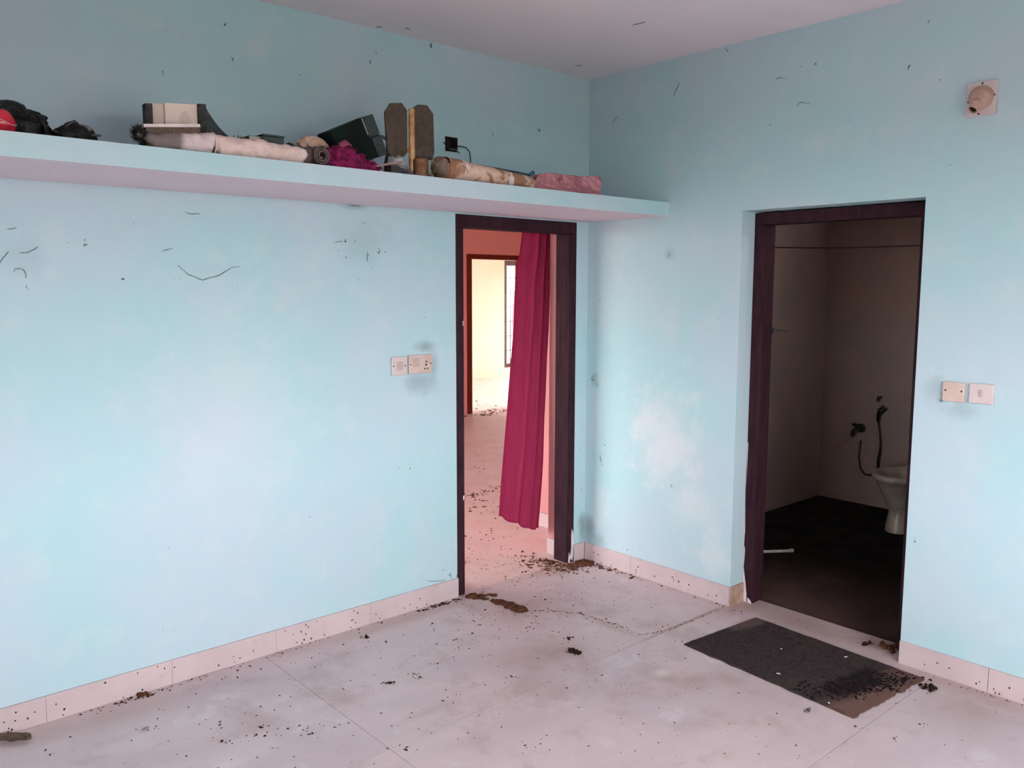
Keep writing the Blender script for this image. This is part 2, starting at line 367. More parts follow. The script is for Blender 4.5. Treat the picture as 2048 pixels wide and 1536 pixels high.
lt = MB(); lt.box((.19, -1.178, 1.50), (.222, -1.168, 1.53)); lt.tube([(.206, -1.172, 1.515), (.225, -1.20, 1.514), (.24, -1.235, 1.511), (.245, -1.25, 1.514)], .005, 6)
lt.build('bolt', plain('black_iron', (.02, .015, .018, 1), rough=.5), d2)
d3 = struct(empty('door_3'))
MB().box((3.28, 5.34, 0), (3.365, 5.46, 2.125), bev=.004).build('jamb', M_frame3, d3)
MB().box((4.26, 5.34, 0), (4.343, 5.46, 2.125), bev=.004).build('jamb', M_frame3, d3)
MB().box((3.28, 5.34, 2.125), (4.343, 5.46, 2.188), bev=.004).build('head', M_frame3, d3)

# windows
M_wframe = plain('window_frame_paint', (.13, .045, .05, 1), (.10, .035, .04, 1), .6)
M_bar = plain('painted_bars', (.16, .12, .13, 1), rough=.6)
def window(name, axis, d, u0, u1, z0, z1, nb, nh, fw=.06):
    e = struct(empty(name)); o = 1-axis
    def bx(ua, ub, za, zb, dd, nm, m):
        a = [0,0,za]; b = [0,0,zb]; a[axis] = d-dd; b[axis] = d+dd; a[o] = ua; b[o] = ub
        MB().box(a, b).build(nm, m, e)
    bx(u0+.001, u0+fw, z0+.001, z1-.001, .04, 'frame_side', M_wframe); bx(u1-fw, u1-.001, z0+.001, z1-.001, .04, 'frame_side', M_wframe)
    bx(u0+fw, u1-fw, z1-fw*1.8, z1-.001, .04, 'frame_head', M_wframe); bx(u0+fw, u1-fw, z0+.001, z0+fw*1.4, .04, 'frame_sill', M_wframe)
    for k in range(nb): u = u0+fw+(u1-u0-2*fw)*(k+1)/(nb+1); bx(u-.008, u+.008, z0+fw, z1-fw, .007, 'bar', M_bar)
    for k in range(nh): z = z0+fw+(z1-z0-2*fw)*(k+1)/(nh+1); bx(u0+fw, u1-fw, z-.007, z+.007, .009, 'bar', M_bar)
    return e
window('window_1', 1, 8.885, 7.0, 8.4, .16, 2.26, 9, 6, .055)
window('window_2', 1, -4.82, -3.5, -1.1, .6, 2.45, 6, 1)
window('window_3', 0, -4.82, -3.4, -1.8, .85, 2.15, 4, 1)
window('window_added_hall', 0, -3.1, 1.2, 4.4, .4, 2.4, 6, 1)  # unseen window, added so daylight reaches the hall
window('window_added_right', 0, 9.1, 6.2, 8.2, .5, 2.3, 5, 1)  # unseen window added to brighten the room beyond the hall
window('window_added_left', 0, 2.4, 6.2, 8.2, .5, 2.3, 5, 1)  # opposite side, likewise unseen and added to brighten that room

# ------------------------------------------------------------------ door curtain
def cloth_mat(name, a, b, transl, tcol, rough=.7):
    t = NT(name); n = t.noise(60, 4, vec=(1, 1, .12)); col = t.mix(t.ramp(n, .35, .65), a, b)
    t.done(col, rough, 0, .2)
    tr = t.n.new('ShaderNodeBsdfTranslucent'); tr.inputs[0].default_value = tcol
    mx = t.n.new('ShaderNodeMixShader'); mx.inputs[0].default_value = transl
    t.link(t.b.outputs[0], mx.inputs[1]); t.link(tr.outputs[0], mx.inputs[2]); t.link(mx.outputs[0], t.n['Material Output'].inputs[0])
    return t.mat
M_curt = cloth_mat('crimson_curtain_cloth', (0.46, 0.045, 0.14, 1), (0.40, 0.035, 0.12, 1), .35, (0.62, 0.05, 0.17, 1))
def interp(tab, z):
    for (z0, v0), (z1, v1) in zip(tab, tab[1:]):
        if z0 >= z >= z1: return v0+(v1-v0)*(z0-z)/(z0-z1)
    return tab[-1][1] if z < tab[-1][0] else tab[0][1]
LT = [(2.26,-.262),(2.09,-.271),(1.96,-.290),(1.82,-.325),(1.5,-.335),(1.25,-.362),(.7,-.412),(.29,-.456),(.1,-.475)]
RT = [(2.26,-.036),(2.09,-.038),(1.07,-.050),(.6,-.078),(.34,-.098),(.14,-.112)]
def curtain_mesh(nu=72, nv=60, y0=.30):
    mb = MB(); vs_ = []
    for j in range(nv+1):
        for i in range(nu+1):
            s_ = i/nu; hem = .29 + (-.105*min(1, s_/.6) - .045*max(0, (s_-.6)/.4)) + .008*math.sin(s_*21)
            z = 2.26 + (hem-2.26)*(j/nv); tt = j/nv
            xl, xr = interp(LT, z), interp(RT, z)
            w_ = s_ + .05*tt*math.sin(math.pi*s_)
            ph = 2*math.pi*(1.1*w_ + 2.2*w_**2.2)
            A = .030*(1-.62*tt) + .006
            y = y0 + A*math.sin(ph + .6*tt) + .010*(1-.5*tt)*math.sin(ph*1.9+2.2*tt+1) + .018*tt*math.sin(2.6*math.pi*s_+.8) + .012*noise.noise((s_*2.5, tt*3, 1))
            x = xl+(xr-xl)*s_
            vs_.append((x, y, z))
    n = nu+1
    mb.add(vs_, [(j*n+i, j*n+i+1, (j+1)*n+i+1, (j+1)*n+i) for j in range(nv) for i in range(nu)])
    return mb
cu = curtain_mesh().build('door_curtain', M_curt, smooth=True)
sm = cu.modifiers.new('thickness', 'SOLIDIFY'); sm.thickness = .0015
tag(cu, 'long crimson cloth curtain drawn to one side behind the left doorway', 'curtain')
rod = thing('curtain_rod', 'thin metal rod carrying the crimson curtain above the left doorway', 'curtain rod', (-.57, .3, 2.27))
M_steel = plain('dull_steel', (.35, .33, .33, 1), rough=.4, metal=.8)
part(MB().tube([(-1.15, .3, 2.27), (.1, .3, 2.27)], .009, 10), 'rod', M_steel, rod, smooth=True)
for x in (-1.1, .08): part(MB().tube([(x, .2305, 2.27), (x, .3, 2.27)], .007, 8), 'bracket', M_steel, rod)
# pink curtain at the far window
mb = MB(); vs_ = []; nu, nv = 40, 40
WL = [(2.33, 7.45), (2.2, 7.40), (2.05, 7.32), (1.75, 7.21), (1.3, 7.165), (.9, 7.16), (.2, 7.17)]
for j in range(nv+1):
    z = 2.325-2.10*j/nv
    for i in range(nu+1):
        s_ = i/nu; xl = interp(WL, z); vs_.append((xl+(7.85-xl)*s_, 8.79+.02*math.sin(s_*24), z))
mb.add(vs_, [(j*(nu+1)+i, j*(nu+1)+i+1, (j+1)*(nu+1)+i+1, (j+1)*(nu+1)+i) for j in range(nv) for i in range(nu)])
wc = mb.build('window_curtain', cloth_mat('sheer_pink_cloth', (.55, .2, .32, 1), (.5, .17, .28, 1), .5, (.7, .3, .4, 1)), smooth=True)
wc.modifiers.new('thickness', 'SOLIDIFY').thickness = .002
tag(wc, 'sheer pink curtain gathered at the barred window of the bright far room', 'curtain')

fr_ = thing('curtain_rod', 'thin rod above the barred window of the bright far room', 'curtain rod', (7.7, 8.79, 2.32))
part(MB().tube([(6.95, 8.79, 2.32), (8.45, 8.79, 2.32)], .010, 8), 'rod', M_steel, fr_, smooth=True)
for x in (6.97, 8.43): part(MB().tube([(x, 8.849, 2.32), (x, 8.79, 2.32)], .008, 8), 'bracket', M_steel, fr_)
# ------------------------------------------------------------------ wall fittings
M_plate = plain('yellowed_plastic', (0.62, 0.49, 0.45, 1), (0.58, 0.42, 0.36, 1), .4, 14)
M_plate2 = plain('off_white_plastic', (0.63, 0.545, 0.545, 1), (0.60, 0.50, 0.50, 1), .4, 10)
M_rock = plain('beige_plastic', (0.52, 0.39, 0.365, 1), (0.48, 0.34, 0.31, 1), .4, 10)
M_hole = plain('dark_hole', (.02, .01, .008, 1), rough=.9)
def plateL(name, label, x0, x1, z0, z1, mat):
    t_ = thing(name, label, 'switch', ((x0+x1)/2, 0, z0))
    part(MB().box((x0, -.014, z0), (x1, -.0004, z1), bev=.004), 'plate', mat, t_); return t_
s1 = plateL('switch_plate', 'square off-white switch plate with one rocker, left of the sooty socket', -1.468, -1.373, 1.288, 1.385, M_plate2)
part(MB().box((-1.437, -.019, 1.315), (-1.402, -.0135, 1.360), bev=.002), 'rocker', M_rock, s1)
for x in (-1.458, -1.386): part(MB().lathe([(0,.003),(.004,.002),(.004,0)], 10, (x, -.013, 1.337), (0,-1,0)), 'screw', M_hole, s1)
s2 = plateL('socket_plate', 'wide yellowed socket plate with pin holes in a soot stain', -1.361, -1.211, 1.290, 1.388, M_plate)
part(MB().box((-1.334, -.018, 1.325), (-1.298, -.0135, 1.372), bev=.002), 'rocker', M_rock, s2)
part(MB().box((-1.292, -.016, 1.300), (-1.232, -.0135, 1.374), bev=.0015), 'socket_face', M_plate, s2)
for x, z, r_ in ((-1.255, 1.335, .0055), (-1.263, 1.314, .0042), (-1.246, 1.314, .0042), (-1.255, 1.352, .004), (-1.246, 1.350, .003)):
    part(MB().lathe([(0,.0035),(r_,.003),(r_,0)], 10, (x, -.0145, z), (0,-1,0)), 'pin_hole', M_hole, s2)
for x in (-1.352, -1.222): part(MB().lathe([(0,.003),(.0038,.002),(.0038,0)], 10, (x, -.013, 1.340), (0,-1,0)), 'screw', M_hole, s2)
def plateR(name, label, y0, y1, z0, z1, mat):
    t_ = thing(name, label, 'switch', (0, (y0+y1)/2, z0))
    part(MB().box((-.014, y0, z0), (-.0004, y1, z1), bev=.004), 'plate', mat, t_); return t_
s3 = plateR('blank_plate', 'square yellowed blank plate with two screws beside the dark doorway', -2.250, -2.158, 1.252, 1.338, M_plate)
for y in (-2.172, -2.238): part(MB().lathe([(0,.003),(.004,.002),(.004,0)], 10, (-.013, y, 1.30), (-1,0,0)), 'screw', M_hole, s3)
part(MB().lump((-.012, -2.158, 1.252), (.006, .006, .006), 3, .5, 3, sub=2), 'dirt_spot', M_soot, s3)
s4 = plateR('switch_plate', 'square off-white switch plate with a small rocker, farthest right on the wall', -2.365, -2.268, 1.254, 1.340, M_plate2)
part(MB().box((-.018, -2.322, 1.284), (-.0135, -2.309, 1.314), bev=.0015), 'rocker', M_rock, s4)
# lamp holder
lh = thing('lamp_holder', 'cream angled bulb holder without bulb on a square plate high on the wall', 'lamp holder', (0, -2.24, 2.46))
M_cap = plain('aged_bakelite', (0.50, 0.33, 0.27, 1), (0.40, 0.25, 0.19, 1), .4, 20)
part(MB().box((-.012, -2.300, 2.458), (-.0004, -2.182, 2.596), bev=.003), 'plate', M_plate2, lh)
part(MB().lathe([(.048, 0), (.048, .008), (.045, .022), (.038, .034), (.026, .042), (0, .045)], 28, (-.011, -2.243, 2.530), (-1, 0, 0)), 'rose', M_cap, lh, smooth=True)
part(MB().lathe([(.028, 0), (.027, .018), (.021, .024), (.0195, .044), (.018, .046), (.016, .044), (.0155, .02), (0, .02)], 24, (-.032, -2.238, 2.510), (-.62, .22, -.75)), 'socket', M_cap, lh, smooth=True, angle=.7)
part(MB().lathe([(.0157, .038), (.006, .034), (0, .034)], 24, (-.032, -2.238, 2.510), (-.62, .22, -.75)), 'contact', M_hole, lh)
for y, z in ((-2.243, 2.588), (-2.292, 2.535), (-2.192, 2.52), (-2.235, 2.466)):
    part(MB().lathe([(0,.003),(.004,.002),(.004,0)], 10, (-.0115, y, z), (-1,0,0)), 'screw', M_hole, lh)
# open junction box
jb = thing('junction_box', 'open black electrical box let into the wall above the loft slab', 'junction box', (-1.0645, 0, 2.461))
mb = MB(); x0, x1, z0, z1 = -1.1055, -1.0235, 2.4615, 2.5365
for a, b in (((x0,-.002,z0),(x0+.004,.06,z1)), ((x1-.004,-.002,z0),(x1,.06,z1)), ((x0+.004,-.002,z0),(x1-.004,.06,z0+.004)), ((x0+.004,-.002,z1-.004),(x1-.004,.06,z1)), ((x0+.004,.055,z0+.004),(x1-.004,.06,z1-.004))): mb.box(a, b)
part(mb, 'box', M_hole, jb)
part(MB().tube([(-1.03, .02, 2.49), (-1.02, -.02, 2.492), (-.99, -.035, 2.485), (-.965, -.03, 2.468), (-.958, -.03, 2.43), (-.957, -.03, 2.40)], .0028, 6), 'wire', M_hole, jb)
part(MB().tube([(-1.05, .03, 2.48), (-1.045, -.02, 2.47), (-1.03, -.03, 2.45)], .004, 6), 'wire', plain('grey_wire', (.3, .28, .3, 1)), jb)
part(MB().tube([(-1.09, .03, 2.47), (-1.10, -.03, 2.46), (-1.14, -.06, 2.475), (-1.17, -.07, 2.49)], .0028, 6), 'wire', M_hole, jb)

# ------------------------------------------------------------------ bathroom things
M_china = plain('grimy_china', (0.50, 0.43, 0.37, 1), (0.36, 0.31, 0.26, 1), .3, 8)
to = thing('toilet', 'grimy white pedestal toilet bowl in the dark bathroom', 'toilet', (2.3, -1.03, BZ))
part(MB().lathe([(.10, .15), (.13, .20), (.19, .30), (.225, .365), (.25, .375), (.25, .405), (.235, .412), (.205, .405), (.19, .36), (.13, .27), (.05, .23), (0, .225)], 40, (2.25, -1.03, 0), None, 1, .735), 'bowl', M_china, to, smooth=True)
part(MB().lathe([(.135, BZ), (.13, .02), (.112, .10), (.108, .15), (.12, .19)], 32, (2.30, -1.03, 0), None, 1.1, .75), 'pedestal', M_china, to, smooth=True)
part(MB().box((2.42, -1.16, .22), (2.66, -.90, .40), bev=.03), 'back_ledge', M_china, to, smooth=True)
part(MB().tube([(2.5, -1.03, .18), (2.62, -1.03, .2), (2.72, -1.03, .16), (2.799, -1.03, .16)], .05, 14), 'outlet_pipe', M_china, to, smooth=True)
M_black = plain('black_plastic', (.012, .011, .012, 1), (.02, .018, .018, 1), .35)
tp = thing('water_tap', 'small black tap on the dark bathroom wall', 'tap', (2.8, -.45, .58))
part(MB().tube([(2.8, -.45, .60), (2.70, -.45, .60), (2.66, -.45, .585), (2.65, -.45, .55)], [.02, .018, .018, .014], 10), 'body', M_black, tp, smooth=True)
part(MB().tube([(2.73, -.47, .625), (2.73, -.41, .635)], [.016, .012], 10), 'handle', M_black, tp, smooth=True)
part(MB().lathe([(.038, 0), (.036, .01), (.02, .014)], 16, (2.8, -.45, .60), (-1,0,0)), 'flange', M_black, tp)
bd = thing('hand_spray', 'black hand spray on its hook with a hose hanging beside the toilet', 'hand spray', (2.8, -.62, .33))
part(MB().tube([(2.8, -.615, .77), (2.75, -.615, .765), (2.74, -.615, .78)], .012, 8), 'hook', M_black, bd)
part(MB().tube([(2.74, -.66, .80), (2.73, -.63, .76), (2.74, -.615, .74), (2.75, -.61, .68)], [.026, .022, .014, .012], 10), 'spray_head', M_black, bd, smooth=True)
part(MB().tube([(2.75, -.60, .84), (2.76, -.60, .87), (2.8, -.60, .87)], .014, 8), 'valve', M_black, bd)
part(MB().tube([(2.75, -.61, .69), (2.755, -.625, .6), (2.76, -.635, .5), (2.765, -.63, .42), (2.77, -.62, .38), (2.78, -.615, .30)], [.007, .007, .008, .012, .013, .013], 8), 'hose', M_black, bd, smooth=True)
sh = MB().tube([(2.79, -.46, .50), (2.785, -.45, .36), (2.78, -.47, .27), (2.76, -.52, .23), (2.74, -.60, .235), (2.7, -.7, .26), (2.62, -.85, .3)], .007, 8)
tag(sh.build('supply_hose', M_black, smooth=True), 'thin dark supply hose sagging from the tap to the toilet', 'hose')
rp = [(1.5, -.1-2.25*k/24, 2.045-.041*(1-((1.12-2.25*k/24)/1.12)**2)) for k in range(25)]
tag(MB().tube(rp, .004, 6).build('clothes_line', plain('dark_cord', (.03, .02, .018, 1))), 'dark cord strung across the bathroom near the ceiling', 'cord')
pp = thing('pipe_piece', 'short white plastic pipe lying on the dark bathroom floor', 'pipe', (1.05, -.66, BZ))
part(MB().lathe([(.010, -.19), (.010, .145), (.007, .145), (.007, -.19), (.010, -.19)], 14, (1.09, -.70, BZ+.0105), (.205, -.152, 0)), 'tube', plain('white_pvc', (.9, .86, .84, 1), rough=.4), pp, smooth=True, angle=.6)
part(MB().lathe([(.0125, .12), (.0125, .148), (.007, .148)], 14, (1.09, -.70, BZ+.0128), (.205, -.152, 0)), 'end_collar', plain('white_pvc_collar', (.7, .67, .65, 1), rough=.4), pp)

# ------------------------------------------------------------------ things on the loft slab
e = .0006
M_red = plain('glossy_red', (0.62, 0.02, 0.05, 1), (0.45, 0.01, 0.03, 1), .18, 10)
rb = thing('red_ball', 'glossy red ball at the far left end of the loft slab', 'ball', (-3.262, -.52, ZS))
bm_ = MB().lump((-3.262, -.52, ZS+.038), (.046, .046, .044), 1, .06, 1.5, ZS+e, 4); part(bm_, 'skin', M_red, rb, smooth=True)
part(MB().tube([(-3.262+.046*math.cos(a)*.99, -.52+.046*math.sin(a)*.99, ZS+.04+.010*math.sin(2*a)) for a in [k*math.pi/16 for k in range(33)]], .0016, 6), 'seam', plain('pink_seam', (.75, .45, .45, 1)), rb)
M_bk = plain('black_cloth', (0.004, 0.005, 0.0055, 1), (0.011, 0.013, 0.013, 1), .5, 30, bump=.5, bscale=50, spec=.25)
bg = thing('black_bag', 'slumped shiny black bag behind the red ball', 'bag', (-3.2, -.42, ZS))
part(MB().lump((-3.22, -.40, ZS+.045), (.125, .10, .075), 5, .28, 2.0, ZS+e, 4), 'body', M_bk, bg, smooth=True)
part(MB().tube([(-3.185, -.47, ZS+.06), (-3.165, -.475, ZS+.094), (-3.14, -.475, ZS+.088), (-3.122, -.475, ZS+.05), (-3.112, -.47, ZS+.012)], .008, 8), 'handle', M_bk, bg, smooth=True)
part(MB().lump((-3.272, -.43, ZS+.10), (.04, .03, .022), 8, .4, 3, None, 3), 'flap', plain('grey_flap', (.16, .15, .14, 1), (.3, .27, .26, 1), .8, 40), bg, smooth=True)
pu = thing('black_pouch', 'small black pouch with a thin arched handle, alone on bare slab', 'pouch', (-3.03, -.48, ZS))
part(MB().lump((-3.03, -.46, ZS+.022), (.068, .055, .052), 11, .22, 1.8, ZS+e, 4), 'body', M_bk, pu, smooth=True)
part(MB().tube([(-3.075, -.50, ZS+.035), (-3.058, -.505, ZS+.062), (-3.038, -.505, ZS+.074), (-3.028, -.505, ZS+.066)], .005, 8), 'handle', M_black, pu, smooth=True)
part(MB().lump((-3.005, -.46, ZS+.058), (.034, .03, .014), 12, .3, 2, None, 3), 'cover', plain('dusty_grey', (.20, .18, .19, 1), (.1, .09, .1, 1), .9, 30), pu, smooth=True)
part(MB().tube([(-3.085, -.50, ZS+.03), (-3.105, -.505, ZS+.036)], .004, 6), 'strap_end', M_black, pu)
part(MB().tube([(-2.985, -.50, ZS+.035), (-2.958, -.505, ZS+.036)], .004, 6), 'strap_end', M_black, pu)
# grey stand with cream panels and a curved flank
M_grey = plain('dark_grey_foam', (0.028, 0.030, 0.029, 1), (0.055, 0.058, 0.056, 1), .85, 60, bump=.3, bscale=120, spec=.15)
M_crm = plain('cream_card', (0.66, 0.54, 0.47, 1), (0.60, 0.50, 0.45, 1), .7, 6)
t = NT('stained_cream_card'); M_crm2 = t.done(t.mix(t.math('MULTIPLY', t.blob((.03, -.05, .125), (.026, .1, .04), t.noise(30, 3), .2, .7), .35), (0.70, 0.58, 0.52, 1), (0.36, 0.27, 0.21, 1)), .7)
st = thing('display_stand', 'dark grey stand with two cream panels and a concave curved flank', 'stand', (-2.69, -.45, ZS))
part(MB().prism([(-2.799, ZS+e), (-2.776, ZS+e), (-2.776, 2.392), (-2.800, 2.390)], -.490, -.455), 'side_panel', M_grey, st)
part(MB().box((-2.7755, -.47, ZS+e), (-2.728, -.458, 2.398)), 'cream_panel', M_crm, st)
part(MB().prism([(-2.729, ZS+e), (-2.614, ZS+e), (-2.614, 2.412), (-2.731, 2.402)], -.485, -.470), 'cream_panel', M_crm2, st)
part(MB().prism([(-2.6135, ZS+e), (-2.588, ZS+e), (-2.586, 2.415), (-2.6135, 2.413)], -.50, -.38), 'side_panel', M_grey, st)
cv = [(-2.5875, ZS+e), (-2.462, ZS+e), (-2.462, 2.302)] + [(-2.462-.124*(k/10), 2.302+.112*((k/10)**1.9)) for k in range(1, 11)]
part(MB().prism(cv, -.485, -.40), 'curved_flank', plain('slate_grey', (0.055, 0.072, 0.078, 1), (0.038, 0.047, 0.05, 1), .85, 40, spec=.15), st)
tf = MB()
for k in range(60):
    a = rnd.uniform(0, 6.28); tf.tube([(-2.47+rnd.uniform(-.012,.012), -.49+rnd.uniform(-.01,.01), 2.27+rnd.uniform(-.03,.02)), (-2.462+.03*math.cos(a), -.49, 2.29+.03*math.sin(a))], [.0022, .0006], 4)
part(tf, 'frayed_edge', M_black, st)
sl = thing('sponge_board', 'white board on a grey-brown sponge slab leaning before the cream panels', 'board', (-2.73, -.555, ZS))
R_ = Matrix.Translation((0, 0, -.019)) @ rot_about((-2.83, -.55, 2.30), 'Y', -math.radians(7))
M_sponge = plain('grey_brown_sponge', (0.17, 0.125, 0.10, 1), (0.09, 0.065, 0.05, 1), .95, 150, bump=.6, bscale=200)
part(MB().box((-2.835, -.575, 2.3115), (-2.637, -.50, 2.322), rot=R_), 'board', plain('white_board', (.78, .68, .66, 1), rough=.6), sl)
part(MB().box((-2.828, -.57, 2.266), (-2.637, -.51, 2.311), rot=R_), 'sponge', M_sponge, sl)
part(MB().box((-2.74, -.51, ZS+e), (-2.66, -.49, 2.268)), 'prop', M_sponge, sl)
bs = thing('scrub_brush', 'black bristly brush at the left end of the cloth rolls', 'brush', (-2.85, -.57, ZS))
tf = MB()
for k in range(220):
    d = Vector((rnd.gauss(0,1), rnd.gauss(0,1), rnd.gauss(0,1))).normalized(); c0 = Vector((-2.848, -.555, ZS+.050))
    if c0.z+d.z*.036 < ZS+.004: continue
    tf.tube([c0+d*.012, c0+d*rnd.uniform(.028,.037)], [.0024, .0008], 4)
part(tf, 'bristles', M_black, bs); part(MB().lump((-2.848, -.555, ZS+.046), (.024, .024, .024), 2, .1, 2, None, 2), 'core', M_black, bs)
part(MB().tube([(-2.848, -.555, ZS+.04), (-2.83, -.53, ZS+.014), (-2.79, -.47, ZS+.0125)], .010, 8), 'handle', M_black, bs)
def roll(name, label, x0, x1, r0, r1, y, mat, seed, bulge=.0):
    t_ = thing(name, label, 'cloth roll', ((x0+x1)/2, y, ZS)); N = 72; pts = []; rad = []
    for k in range(N+1):
        u = k/N; r_ = r0+(r1-r0)*u + bulge*math.sin(math.pi*u) + .004*noise.noise((u*9, seed, 0))
        if u < .03: r_ *= .75+u*8
        if u > .97: r_ *= .75+(1-u)*8
        rad.append(r_); pts.append((x0+(x1-x0)*u, y+.006*noise.noise((u*4, seed, 5)), ZS+r_*.93+.001))
    def wob(i, k):
        a = k*2*math.pi/36; q = i*.10+.6*math.sin(a+seed)
        return 1 + .12*noise.noise((i*.09+seed, math.cos(a)*1.3, math.sin(a)*1.3)) - .26*(.35-min(.35, abs(noise.noise((q*2.2+seed, math.cos(a)*.8, math.sin(a)*.8))))) + .05
    m = MB().tube(pts, rad, 36, wob=wob)
    m.v = [(a, b, max(c, ZS+e)) for a, b, c in m.v]
    part(m, 'cloth', mat, t_, smooth=True); return t_
t = NT('white_grey_cloth'); cn = t.noise(25, 5); gm = t.blob((-.1, 0, .02), (.115, .2, .2), t.noise(12, 4), .15, .75)
M_cl1 = t.done(t.mix(gm, t.mix(t.ramp(cn, .35, .65), (.72, .60, .60, 1), (.62, .51, .52, 1)), (.20, .165, .155, 1)), .9); t.bump(cn, .6, .02)
M_cl2 = plain('pale_pink_cloth', (.74, .585, .55, 1), (.64, .49, .45, 1), .9, 22, bump=.5, bscale=26)
r1 = roll('cloth_roll', 'rolled cloth, grey at one end and white at the other, beside the brush', -2.825, -2.60, .024, .040, -.572, M_cl1, 1)
r2 = roll('cloth_roll', 'long wrinkled pale pink cloth roll near the middle of the slab', -2.598, -2.232, .036, .033, -.568, M_cl2, 5, .003)
part(MB().tube([(-2.598, -.570+.042*math.cos(a), ZS+.0405+.0385*math.sin(a)) for a in [k*math.pi/12 for k in range(25)]], .0035, 6), 'tie', M_cl2, r2, smooth=True)
ob = thing('olive_carton', 'small olive carton with a pale label behind the pink cloth roll', 'carton', (-2.38, -.42, ZS))
part(MB().box((-2.405, -.46, ZS+e), (-2.353, -.38, 2.330), bev=.002), 'body', plain('olive_card', (.13, .13, .06, 1), (.08, .08, .04, 1), .8, 40), ob)
part(MB().box((-2.403, -.4612, 2.312), (-2.362, -.4602, 2.328)), 'label', plain('pale_label', (.45, .42, .38, 1)), ob)
gb = thing('slate_box', 'dark slate grey box behind the pink cloth roll, beside the olive carton', 'box', (-2.3, -.42, ZS))
part(MB().box((-2.350, -.47, ZS+e), (-2.262, -.37, 2.333), bev=.003), 'body', plain('slate_card', (.045, .06, .065, 1), (.065, .08, .085, 1), .7, 30), gb)
part(MB().box((-2.352, -.472, 2.333), (-2.260, -.368, 2.341), bev=.002), 'lid', plain('dark_green_lid', (.02, .05, .045, 1), rough=.6), gb)
part(MB().lump((-2.24, -.47, 2.29), (.022, .025, .03), 4, .4, 3, None, 2), 'torn_corner', M_grey, gb)
stk = MB().tube([(-2.462, -.44, ZS+.075), (-2.44, -.42, ZS+.09), (-2.41, -.36, ZS+.098)], [.004, .007, .006], 8)
stk.tube([(-2.41, -.36, ZS+.098), (-2.408, -.35, ZS+e)], .006, 6)
tag(stk.build('bent_twig', plain('twig_bark', (.28, .17, .13, 1))), 'bent brown twig between the grey stand and olive carton', 'twig')
# brown bundle
M_br = plain('dark_brown_cloth', (.075, .052, .045, 1), (.14, .10, .09, 1), .9, 30, bump=.5, bscale=40)
bb = thing('brown_bundle', 'dark brown rolled bundle left of the magenta net', 'bundle', (-2.19, -.53, ZS))
def spiral(cx, cz, y0, y1, R0, turns, th):
    m = MB(); N = 60; pr = []
    for s_ in (0, 1):
        for k in (range(N+1) if not s_ else range(N, -1, -1)):
            a = 2*math.pi*turns*k/N; r_ = R0*(1-.62*k/N) - (th if s_ else 0)
            pr.append((cx+r_*math.cos(a+1), cz+r_*math.sin(a+1)))
    return m.prism(pr, y0, y1)
part(spiral(-2.165, ZS+.041, -.60, -.44, .040, 2.6, .006), 'rolled_mat', M_br, bb)
part(MB().lump((-2.205, -.52, ZS+.036), (.042, .06, .045), 21, .25, 2, ZS+e, 3), 'cloth', M_br, bb, smooth=True)
tn = thing('tan_paper_bag', 'crumpled tan paper bag on top of the brown bundle', 'paper bag', (-2.13, -.47, ZS))
part(MB().lump((-2.13, -.46, ZS+.095), (.062, .045, .036), 23, .45, 2.4, None, 3, True), 'paper', plain('tan_paper', (.42, .25, .15, 1), (.56, .40, .32, 1), .8, 18), tn, smooth=False)
part(MB().lump((-2.105, -.43, ZS+.045), (.05, .035, .06), 24, .3, 2, ZS+e, 3), 'underside', plain('tan_paper_dark', (.20, .11, .06, 1), rough=.9), tn)
# magenta net
M_mag = plain('magenta_net', (.26, .012, .085, 1), (.10, .006, .045, 1), .8, 38, bump=.9, bscale=70, spec=.2, lo=.42, hi=.6)
mg = thing('magenta_net', 'crumpled magenta net cloth heaped in front of the black case', 'net cloth', (-2.02, -.55, ZS))
mb = MB().lump((-2.045, -.55, ZS+.026), (.105, .055, .062), 31, .5, 2.4, ZS+e, 4, True); mb.lump((-1.955, -.558, ZS+.012), (.075, .045, .036), 35, .45, 2.6, ZS+e, 4, True)
part(mb, 'net', M_mag, mg, smooth=True)
part(MB().lump((-2.035, -.552, ZS+.082), (.030, .020, .034), 33, .4, 2, None, 3, True), 'bunched_top', plain('faded_pink_net', (.42, .10, .17, 1), (.26, .04, .09, 1), .8, 50, bump=.6), mg, smooth=True)
# black case, tipped
bc = thing('black_case', 'black case with grey end panels tipped up on a thin board', 'case', (-1.95, -.46, ZS))
R_ = rot_about((-1.999, -.45, 2.226), 'Y', -math.radians(25)); X0, Z0 = -1.999, 2.2262
part(MB().box((X0, -.50, Z0), (X0+.22, -.385, Z0+.17), rot=R_, bev=.003), 'shell', plain('black_green_plastic', (.004, .007, .0065, 1), (.005, .014, .012, 1), .7, 9, spec=.12), bc)
M_pan = plain('grey_panel', (.045, .062, .064, 1), (.03, .04, .043, 1), .7, 60, spec=.2)
part(MB().box((X0+.166, -.508, Z0+.085), (X0+.2205, -.49, Z0+.1705), rot=R_, bev=.002), 'end_panel', M_pan, bc)
part(MB().box((X0+.172, -.508, Z0-.002), (X0+.2205, -.49, Z0+.081), rot=R_, bev=.002), 'end_panel', M_pan, bc)
part(MB().box((X0+.1625, -.5035, Z0+.10), (X0+.1658, -.499, Z0+.17), rot=R_), 'white_strip', plain('white_strip', (.5, .52, .52, 1)), bc)
brd = thing('thin_board', 'thin dusty brown board wedged under the tipped black case', 'board', (-1.87, -.54, ZS))
R2 = rot_about((-1.985, -.54, ZS+.008), 'Y', -math.radians(13))
part(MB().box((-1.975, -.60, ZS+.003), (-1.772, -.52, ZS+.011), rot=R2), 'board', plain('dusty_brown', (.36, .25, .23, 1), (.26, .17, .15, 1), .9, 40), brd)
